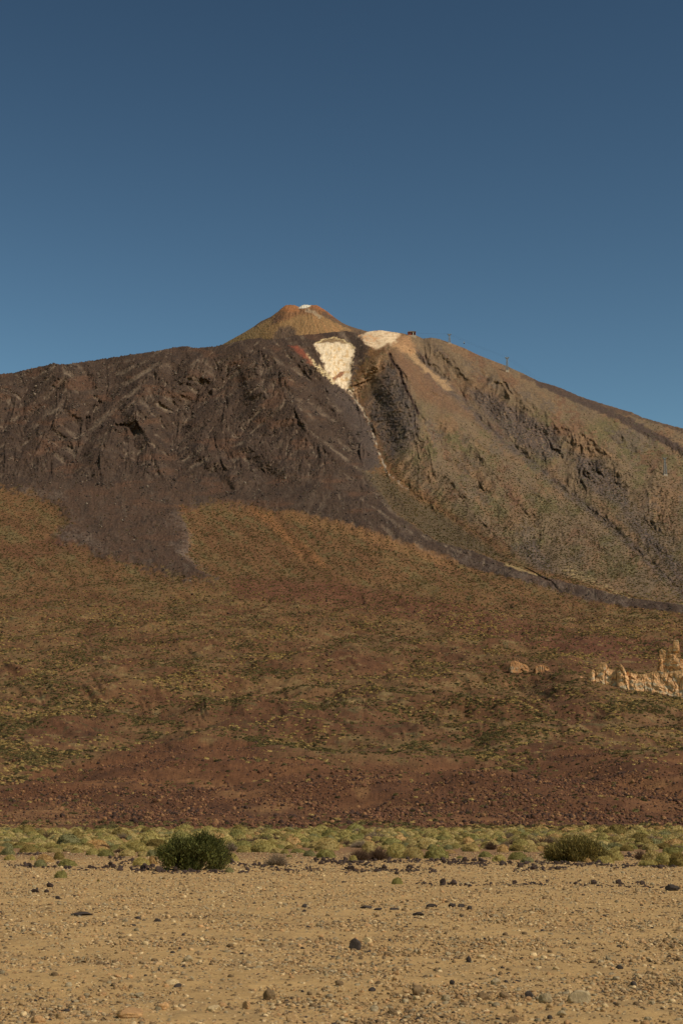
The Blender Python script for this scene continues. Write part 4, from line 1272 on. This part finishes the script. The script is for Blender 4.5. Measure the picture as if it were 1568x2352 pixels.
LAB = {'straw': ('straw coloured cushion shrub in the belt at the edge of the sand', 'straw cushion shrubs'),
       'yellow': ('yellowish green cushion shrub in the belt at the edge of the sand', 'yellowish cushion shrubs'),
       'green': ('fresh green cushion shrub in the belt at the edge of the sand', 'green cushion shrubs'),
       'blue': ('greyish green cushion shrub in the belt at the edge of the sand', 'greyish green cushion shrubs'),
       'tan': ('dry tan cushion shrub in the belt at the edge of the sand', 'tan cushion shrubs'),
       'olive': ('olive brown cushion shrub in the belt at the edge of the sand', 'olive cushion shrubs'),
       'dead': ('dark brown dead twiggy shrub among the green cushions', 'dead brown shrubs'),
       'grey': ('grey dead twiggy shrub among the green cushions', 'dead grey shrubs')}

ZR = {}
named = [
    (138, 2017, 37, 20, 'green', 'small bright green shrub standing forward of the others on bare sand'),
    (91, 1992, 31, 20, 'blue', 'grey green shrub rising out of a patch of black rubble'),
    (153, 1991, 47, 20, 'green', 'broad low green shrub on the sand between two smaller cushions'),
    (101, 1980, 42, 20, 'tan', 'half dried tan cushion with a dead brown hollow at its foot'),
    (134, 1975, 32, 20, 'olive', None), (22, 1976, 29, 14, 'yellow', 'small rounded yellowish cushion alone on open sand'),
    (15, 1964, 40, 18, 'blue', None), (75, 1976, 14, 11, 'yellow', None), (226, 2025, 8, 8, 'olive', 'tiny green tuft alone on the pebbly sand'),
    (172, 1958, 20, 13, 'olive', None), (211, 1964, 34, 17, 'yellow', None), (242, 1967, 44, 17, 'green', None), (292, 1967, 42, 18, 'straw', None), (328, 1968, 28, 14, 'straw', None),
    (350, 1968, 34, 18, 'blue', None), (322, 1989, 44, 23, 'yellow', 'yellowish cushion shrub just beside the big dark green broom bush'), (349, 1986, 28, 22, 'tan', None), (309, 1955, 38, 14, 'grey', None),
    (132, 1954, 27, 14, 'green', None), (202, 1950, 32, 16, 'olive', None), (334, 1915, 30, 16, 'olive', None), (17, 1945, 32, 14, 'olive', None), (100, 1912, 20, 11, 'olive', None),
    (534, 1978, 32, 20, 'yellow', 'pale green cushion tucked behind the right edge of the broom bush'), (527, 2004, 22, 14, 'blue', 'small grey green tuft on rubble at the foot of the broom bush'),
    (633, 1989, 56, 26, 'grey', 'grey dead twiggy shrub alone on the black rubble strip'), (559, 1958, 38, 17, 'yellow', None), (685, 1959, 44, 11, 'green', None), (654, 1961, 24, 12, 'yellow', None),
    (664, 1969, 17, 7, 'green', None), (710, 1967, 32, 15, 'blue', None), (529, 1955, 30, 19, 'grey', None), (547, 1944, 15, 9, 'dead', None), (715, 1943, 22, 11, 'dead', None),
    (748, 1971, 54, 22, 'green', 'low spreading green shrub left of the dark dead thicket'), (754, 1947, 32, 17, 'tan', None), (847, 1960, 36, 30, 'straw', 'pale rounded cushion crowning the dark dead thicket'),
    (826, 1977, 50, 24, 'dead', 'dark brown dead thicket under a pale cushion'), (866, 1976, 56, 26, 'dead', 'dark twiggy remains trailing beside the dead thicket'), (811, 1978, 24, 15, 'yellow', None),
    (913, 1971, 60, 36, 'yellow', 'large mounded yellow green shrub with a dark gap underneath'), (950, 1972, 54, 30, 'straw', 'pale mound leaning against a larger yellow green shrub'),
    (1004, 1972, 66, 32, 'green', 'dense dome shaped green shrub on a clean sand edge'), (1056, 1972, 20, 7, 'green', None), (1115, 1969, 40, 15, 'green', None), (1146, 1979, 35, 18, 'yellow', None),
    (896, 1940, 26, 12, 'tan', None), (980, 1951, 56, 23, 'straw', None), (912, 2031, 29, 18, 'green', 'single green tuft out on the pebbly sand beside a dark rock'), (1128, 1952, 32, 18, 'dead', None), (1071, 1952, 28, 15, 'straw', None),
    (1090, 1953, 22, 12, 'dead', None), (1189, 1975, 52, 20, 'green', None), (1211, 1981, 33, 14, 'blue', 'grey green shrub at the sharp edge of the sand'), (1390, 1983, 55, 19, 'yellow', 'smooth yellowish mound before the brownish broom bush'),
    (1350, 1981, 22, 11, 'tan', 'small dry tan cushion at the foot of the brownish broom bush'), (1412, 1977, 52, 31, 'yellow', None), (1490, 1989, 48, 16, 'yellow', None), (1500, 1986, 56, 36, 'straw', None), (1530, 1988, 60, 32, 'yellow', 'big yellow green mound of several cushions grown together'),
    (1560, 1990, 50, 34, 'olive', None), (1472, 1975, 30, 22, 'dead', None), (1241, 1956, 24, 15, 'tan', None), (1233, 1934, 24, 8, 'tan', None), (1155, 1958, 30, 20, 'tan', None), (1545, 1965, 50, 22, 'green', None), (1600, 1985, 60, 34, 'yellow', None),
    (-30, 1985, 50, 24, 'green', None), (1440, 1955, 34, 16, 'olive', None), (1310, 1958, 40, 18, 'yellow', None), (1265, 1972, 40, 18, 'yellow', None)]
occupied = []
for a in named:
    o = shrub(a[0], a[1], a[2], a[3], a[4], a[5])
    occupied.append((o.location.x, o.location.y, o.scale.x * 0.5))

def broom(px, ybase, w, h, name, label, col, seed, n=9000, lobes=None):
    """a broom bush: woody stems that fork from the foot, dense upright shoots in clumps"""
    Yg = ground_y(ybase); sm = Yg / (F * ca)
    wm, hm = w * sm, h * sm
    p = at(px, ybase, Yg)
    rs = np.random.RandomState(seed)
    t = thing(name, label, 'bush', (p[0], p[1] + wm * 0.35, 0))
    nc = 150
    u = rs.rand(nc) * 6.283; rr = np.sqrt(rs.rand(nc)) * 0.98
    cx = np.cos(u) * rr; cy = np.sin(u) * rr
    prof = np.interp(cx, [q[0] for q in lobes], [q[1] for q in lobes])
    env = np.sqrt(np.clip(1 - cy ** 2 * 0.8, 0.05, 1)) * prof
    hz = np.where(rs.rand(nc) < 0.62, rs.uniform(0.72, 0.98, nc), rs.uniform(0.12, 0.75, nc)) * env
    hz[:14] = env[:14] * rs.uniform(0.5, 0.98, 14); cx[:14] = np.linspace(-0.5, 0.5, 14); cy[:14] = -0.3
    ctr = np.stack([cx * wm * 0.47, cy * wm * 0.36, hz * hm * 0.86], -1)
    stem = MB()
    for i in range(0, nc, 2):
        foot = (ctr[i, 0] * 0.25 + rs.normal() * 0.03, ctr[i, 1] * 0.25, -0.03)
        midp = (ctr[i, 0] * 0.7, ctr[i, 1] * 0.7, ctr[i, 2] * 0.5)
        stem.tube(foot, midp, 0.022, 0.014, 5); stem.tube(midp, tuple(ctr[i]), 0.014, 0.006, 5)
    stem.build('stems', M_bark, t)
    j = rs.randint(0, nc, n)
    spread = rs.normal(size=(n, 3)) * np.array([0.085, 0.085, 0.085]) * wm * 0.55
    b = ctr[j] + spread
    b[:, 2] = np.clip(b[:, 2], 0.02, None)
    out = np.stack([b[:, 0] / (wm * 0.5), b[:, 1] / (wm * 0.4), 0.2 + b[:, 2] / hm], -1)
    d = out * 0.8 + np.array([0, 0, 0.8]) + rs.normal(size=(n, 3)) * 0.6
    V, Fc, tip = blades(b, d, rs.uniform(0.05, 0.13, n) * np.where(rs.rand(n) < 0.06, 1.7, 1.0) * (wm / 2.4), rs.uniform(0.014, 0.030, n) * (wm / 2.4), rs, 2, 0.08)
    cl = rs.uniform(0.55, 1.4, nc)
    var = np.repeat(cl[j] * rs.uniform(0.75, 1.3, n) * np.where(rs.rand(n) < 0.13, 2.3, 1.0), 5)
    me = mesh_np('foliage', V, Fc, False, {'tip': tip, 'var': var})
    o = add('foliage', me, M_broom, t)
    o.color = (*col, 1)
    occupied.append((t.location.x, t.location.y, wm * 0.5))

M_bark = plain_mat('broom_bark', (92, 74, 56), 0.9, 0, 20)
broom(438, 2000, 164, 84, 'broom_bush', 'big dark green broom bush standing at the edge of the sand', lin((79, 77, 43)) * 1.1, 11, 26000,
      [(-1, 0.42), (-0.8, 0.62), (-0.5, 0.82), (-0.2, 0.88), (0.1, 0.94), (0.3, 1.0), (0.55, 0.92), (0.75, 0.75), (1, 0.5)])
broom(1330, 1980, 136, 56, 'broom_bush', 'wide brownish olive broom bush behind low yellow cushions', lin((104, 90, 54)) * 1.1, 8, 18000,
      [(-1, 0.38), (-0.7, 0.6), (-0.4, 0.85), (-0.1, 0.95), (0.2, 1.0), (0.5, 0.85), (0.75, 0.62), (1, 0.35)])

# the belt: the nearest cushions singly, the mass behind as one cover
def build_belt():
    rs = np.random.RandomState(42)
    n = 30000
    Y = np.sqrt(rs.uniform(62 ** 2, 345 ** 2, n))
    X = rs.uniform(-0.25, 0.25, n) * Y
    dens = sstep(80, 128, Y + 22 * fbm(X / 12, Y / 30, 3, 401)) * (0.22 + 0.62 * sstep(-0.2, 0.2, fbm(X / 9, Y / 22, 3, 405)))
    keep = rs.rand(n) < dens
    X, Y = X[keep], Y[keep]
    w = (rs.gamma(4, 0.19, len(X)) * np.where(rs.rand(len(X)) < 0.08, 1.7, 1.0)).clip(0.3, 2.0)
    w = np.where((Y > 210) & (rs.rand(len(X)) < 0.07), w * 1.9, w)
    out = []
    cell = {}
    for x, y, q in occupied:
        for i in range(int((x - q - 1) // 2), int((x + q + 1) // 2) + 1):
            for j in range(int((y - q - 1) // 2), int((y + q + 1) // 2) + 1):
                cell.setdefault((i, j), []).append((x, y, q))
    for i in range(len(X)):
        x, y, q = X[i], Y[i], w[i] * 0.42
        a, b = int(x // 2), int(y // 2)
        ok = True
        for ia in (a - 1, a, a + 1):
            for ib in (b - 1, b, b + 1):
                for (ox, oy, oq) in cell.get((ia, ib), ()):
                    if (ox - x) ** 2 + (oy - y) ** 2 < (1.0 * (oq + q)) ** 2:
                        ok = False; break
                if not ok: break
            if not ok: break
        if ok:
            cell.setdefault((a, b), []).append((x, y, q)); out.append((y, x, w[i]))
    out.sort()
    kinds = ['straw', 'yellow', 'green', 'blue', 'tan', 'olive', 'dead', 'grey']
    pr = [0.29, 0.23, 0.12, 0.05, 0.08, 0.11, 0.07, 0.05]
    vis = [q for q in out if abs(q[1]) < 0.212 * q[0]]
    single = set(vis[:230])
    rows = []
    hmax = {me.name: max(v.co.z for v in me.vertices) for me in CUSH + DEADM}
    for (y, x, wm) in out:
        kd = kinds[int(rs.choice(8, p=pr))]
        hm = wm * rs.uniform(0.26, 0.5) * (0.85 if kd in ('dead', 'grey') else 1)
        c = SHC[kd] * rs.uniform(0.85, 1.12)
        if (y, x, wm) in single:
            dead = kd in ('dead', 'grey')
            me = (DEADM if dead else CUSH)[rs.randint(3 if dead else 8)]
            o = add('dead_shrub' if dead else 'cushion_shrub', me)
            o.location = (x, y, -0.02); o.rotation_euler = (0, 0, rs.rand() * 6.283)
            o.scale = (wm, wm * rs.uniform(0.8, 1), hm / hmax[me.name])
            o.color = (*c, 1)
            tag(o, LAB[kd][0], 'shrub', LAB[kd][1])
        else:
            rows.append((x, y, wm, hm, kd in ('dead', 'grey'), c))
    pts = np.array([(r[0], r[1], -0.02) for r in rows])
    scl = np.array([(r[2], r[2], r[3] / 0.45) for r in rows])
    rot = np.stack([np.zeros(len(rows)), np.zeros(len(rows)), rs.rand(len(rows)) * 6.283], -1)
    idx = np.array([8 + rs.randint(2) if r[4] else rs.randint(8) for r in rows])
    col = np.array([r[5] for r in rows])
    coll = proto_collection('far_cushion', CUSH_I + DEAD_I)
    scatter('shrub_cover', pts, scl, rot, idx, col, coll, 'dense cover of pale cushion shrubs stretching to the foot of the lava slope', 'shrubs')
    return len(out)

NB = build_belt()

# ------------------------------------------------------------------ stones on the sand
STONES = [stone_mesh('stone', 500 + i, M_stone, 3, 0.32, 0.62, True, 2) for i in range(8)]
BASALT = [stone_mesh('volcanic_rock', 520 + i, M_basalt, 2, 0.55, 0.75, False, 4) for i in range(8)]
PEB_I = [stone_mesh('pebble', 540 + i, M_stone_i, 1, 0.3, 0.62, True, 1) for i in range(6)] + [stone_mesh('pebble', 550 + i, M_stone_i, 2, 0.35, 0.55, False, 3) for i in range(4)]
BAS_I = [stone_mesh('dark_pebble', 560 + i, M_basalt_i, 1, 0.5, 0.8, False, 3) for i in range(6)]
STC = {'dark': (62, 52, 45), 'basalt': (68, 53, 45), 'grey': (146, 125, 93), 'tan': (165, 130, 88), 'pale': (188, 157, 112), 'brown': (112, 88, 60), 'orange': (170, 128, 84)}
STC = {k: lin(v) for k, v in STC.items()}
SLAB = {'dark': ('dark grey stone lying on the pebbly sand', 'dark stones on the sand'), 'grey': ('grey rounded stone lying on the pebbly sand', 'grey stones on the sand'), 'tan': ('sandy tan stone lying on the pebbly sand', 'tan stones on the sand'),
        'pale': ('pale cream stone lying on the pebbly sand', 'pale stones on the sand'), 'brown': ('brown stone lying on the pebbly sand', 'brown stones on the sand'), 'orange': ('orange brown stone lying on the pebbly sand', 'orange stones on the sand'),
        'basalt': ('black volcanic rock in the rubble strip before the shrubs', 'black rocks of the rubble strip')}
rsT = np.random.RandomState(17)
HS = {}

def rock(px, ybase, w, h, kind, label=None, basalt=False):
    Yg = ground_y(ybase); sm = Yg / (F * ca)
    wm, hm = w * sm, h * sm
    p = at(px, ybase, Yg)
    me = (BASALT if basalt or kind == 'basalt' else STONES)[rsT.randint(8)]
    if me.name not in HS:
        HS[me.name] = max(v.co.z for v in me.vertices)
    o = add('volcanic_rock' if kind == 'basalt' else 'stone', me)
    o.location = (p[0], p[1] + wm * 0.3, -0.012 if Yg < 40 else -0.01)
    o.rotation_euler = (0, 0, rsT.normal() * 0.4 + (math.pi if rsT.rand() < 0.5 else 0))
    o.scale = (wm, wm * 0.8, (hm + 0.01) / HS[me.name])
    o.color = (*(STC[kind] * rsT.uniform(0.85, 1.15)), 1)
    tag(o, label or SLAB[kind][0], 'stone', None if label else SLAB[kind][1])
    return o

for a in [(815, 2182, 29, 25, 'dark', 'dark rounded boulder standing out alone on the open sand'), (843, 2166, 24, 13, 'pale', 'pale flat stone right beside the lone dark boulder'),
          (187, 2104, 50, 9, 'dark', 'long low dark stone, like a flat ledge in the sand'), (361, 2118, 18, 8, 'dark'), (132, 2066, 15, 8, 'dark'), (961, 2103, 26, 8, 'dark'), (991, 2084, 26, 8, 'dark'), (1038, 2084, 17, 9, 'dark'),
          (1059, 2084, 17, 8, 'dark'), (1078, 2090, 12, 10, 'dark'), (841, 2087, 30, 7, 'dark'), (870, 2091, 20, 6, 'dark'), (905, 2090, 22, 5, 'dark'),
          (1253, 2304, 31, 21, 'grey'), (1331, 2306, 52, 29, 'grey', 'largest greyish boulder, broad and rounded, among the front stones'), (1215, 2292, 19, 15, 'dark'), (1159, 2293, 26, 14, 'brown'),
          (1109, 2296, 28, 16, 'brown'), (961, 2284, 38, 19, 'brown', 'wide brownish stone with two humps on the sand'), (1024, 2298, 20, 13, 'grey'), (1139, 2262, 26, 15, 'grey'), (1038, 2261, 13, 10, 'dark'), (901, 2331, 24, 12, 'brown'),
          (617, 2296, 28, 23, 'brown', 'upright brown stone, blocky and alone, on the pebbly sand'), (395, 2264, 36, 14, 'pale'), (408, 2268, 22, 9, 'dark'), (300, 2338, 64, 20, 'orange', 'broad sandy orange slab, widest of the front stones'), (565, 2318, 26, 17, 'orange'), (492, 2325, 32, 15, 'pale'),
          (670, 2347, 28, 17, 'tan'), (432, 2210, 23, 15, 'grey'), (125, 2243, 22, 10, 'brown'), (777, 2265, 20, 13, 'brown'), (372, 2321, 32, 18, 'orange'), (1544, 2046, 34, 14, 'dark', 'cluster of dark rock poking from the sand near the yellow mounds'), (1076, 2210, 11, 14, 'dark'),
          (1149, 2240, 12, 9, 'brown'), (85, 2352, 34, 18, 'orange'), (140, 2340, 26, 14, 'tan'), (1468, 2246, 14, 10, 'pale'), (1178, 2350, 26, 14, 'brown'), (1290, 2333, 22, 12, 'grey'), (320, 2290, 22, 10, 'grey'),
          (365, 2003, 20, 13, 'basalt', 'black squarish rock at the left foot of the broom bush'), (376, 2003, 11, 6, 'basalt'), (445, 2003, 16, 5, 'basalt'), (275, 2000, 17, 10, 'basalt', 'black rock standing in the rubble left of the broom bush'), (268, 1978, 8, 6, 'basalt'), (113, 2038, 18, 10, 'basalt'), (80, 2050, 22, 8, 'basalt'), (107, 2050, 14, 7, 'basalt'),
          (1280, 1998, 16, 8, 'basalt'), (910, 2008, 12, 6, 'basalt'), (700, 2085, 12, 9, 'dark'), (698, 2095, 10, 6, 'dark'), (709, 2079, 8, 6, 'pale')]:
    rock(*a)

def build_gravel():
    rs = np.random.RandomState(5)
    # singles: random stones, largest in the picture
    for i in range(120):
        y = 2352 - 270 * rs.rand() ** 1.4
        kd = rs.choice(['grey', 'tan', 'pale', 'brown', 'orange', 'dark'], p=[0.16, 0.34, 0.14, 0.20, 0.13, 0.03])
        w = rs.uniform(6, 14) * (0.55 + 0.45 * (y - 2080) / 270)
        rock(rs.uniform(-20, 1590), y, w, w * rs.uniform(0.35, 0.65), kd)
    bands = [([(10, 1990), (120, 1990), (180, 1995), (230, 1994), (340, 1985)], 5), ([(250, 1972), (300, 1978), (352, 1990)], 6), ([(350, 2002), (450, 2003), (560, 2002), (740, 1998)], 4), ([(520, 1985), (640, 1990), (740, 1980), (860, 1988)], 6),
             ([(740, 1982), (860, 1975), (1000, 1978), (1130, 1986)], 7), ([(780, 2000), (900, 1998), (1000, 2000)], 5), ([(1130, 1984), (1240, 1984), (1340, 1985), (1450, 1990), (1570, 1990)], 5), ([(1180, 1998), (1300, 1994)], 6),
             ([(950, 2030), (1120, 2032), (1260, 2030)], 5), ([(1300, 2030), (1420, 2035), (1560, 2040)], 6), ([(20, 1960), (100, 1964)], 2), ([(1430, 1966), (1470, 1968)], 2), ([(300, 1996), (350, 1999)], 6)]
    wt = np.array([1.0, 0.6, 1.4, 1.0, 2.4, 0.8, 1.5, 0.7, 0.7, 0.5, 0.3, 0.2, 0.4])
    cand = []
    for i in range(4200):
        b, sp = bands[int(rs.choice(len(bands), p=wt / wt.sum()))]
        x = rs.uniform(b[0][0], b[-1][0])
        y = np.interp(x, [q[0] for q in b], [q[1] for q in b]) + rs.normal() * sp * 0.55
        cl = perlin(np.array([x / 26.0]), np.array([y / 9.0]), 12)[0]
        if cl < -0.15 and rs.rand() < 0.8:
            continue
        w = 2.2 + rs.gamma(2.0, 1.5)
        cand.append((min(w, 15), x, y))
    cand.sort(reverse=True)
    for w, x, y in cand[:110]:
        rock(x, y, w, w * rs.uniform(0.45, 0.8), 'basalt')
    rest = cand[110:]
    pts = []; scl = []; rot = []; idx = []; col = []
    for w, x, y in rest:
        Yg = ground_y(y); sm = Yg / (F * ca); p = at(x, y, Yg)
        pts.append((p[0], p[1], -0.008)); scl.append((w * sm, w * sm, w * sm * rs.uniform(0.5, 1.0))); rot.append((0, 0, rs.rand() * 6.28)); idx.append(rs.randint(6))
        col.append(STC['basalt'] * rs.uniform(0.75, 1.3))
    coll = proto_collection('dark_pebble', BAS_I)
    scatter('volcanic_rubble', np.array(pts), np.array(scl), np.array(rot), np.array(idx), np.array(col), coll, 'strip of small black volcanic rubble along the edge of the sand', 'rubble')
    # pebbles
    n = 190000
    u = rs.rand(n)
    Y = 9.0 * (95.0 / 9.0) ** (u ** 0.9)
    X = rs.uniform(-0.27, 0.27, n) * Y
    cl = fbm(X / 1.6, Y / 2.6, 3, 501)
    keep = rs.rand(n) < (0.35 + 0.65 * sstep(-0.3, 0.25, cl))
    X, Y = X[keep], Y[keep]; n = len(X)
    s = (0.012 + rs.gamma(1.5, 0.0115, n)).clip(0.008, 0.09) * np.interp(Y, [9, 25, 60, 95], [0.80, 1.15, 1.6, 1.9])
    scl = np.stack([s, s * rs.uniform(0.7, 1.1, n), s * rs.uniform(0.6, 1.1, n)], -1)
    ks = ['tan', 'pale', 'grey', 'brown', 'orange', 'dark']
    kk = rs.choice(6, n, p=[0.36, 0.17, 0.17, 0.17, 0.10, 0.03])
    col = np.array([STC[q] for q in ks])[kk] * rs.uniform(0.75, 1.2, (n, 1))
    rot = np.stack([rs.normal(size=n) * 0.25, rs.normal(size=n) * 0.25, rs.rand(n) * 6.283], -1)
    coll = proto_collection('pebble', PEB_I)
    scatter('gravel', np.stack([X, Y, np.full(n, -0.002) - 0.1 * s], -1), scl, rot, rs.randint(0, 10, n), col, coll, 'loose tan and grey pebbles strewn over the sandy plain', 'gravel')

build_gravel()
print('belt shrubs', NB, 'objects', len(bpy.data.objects))
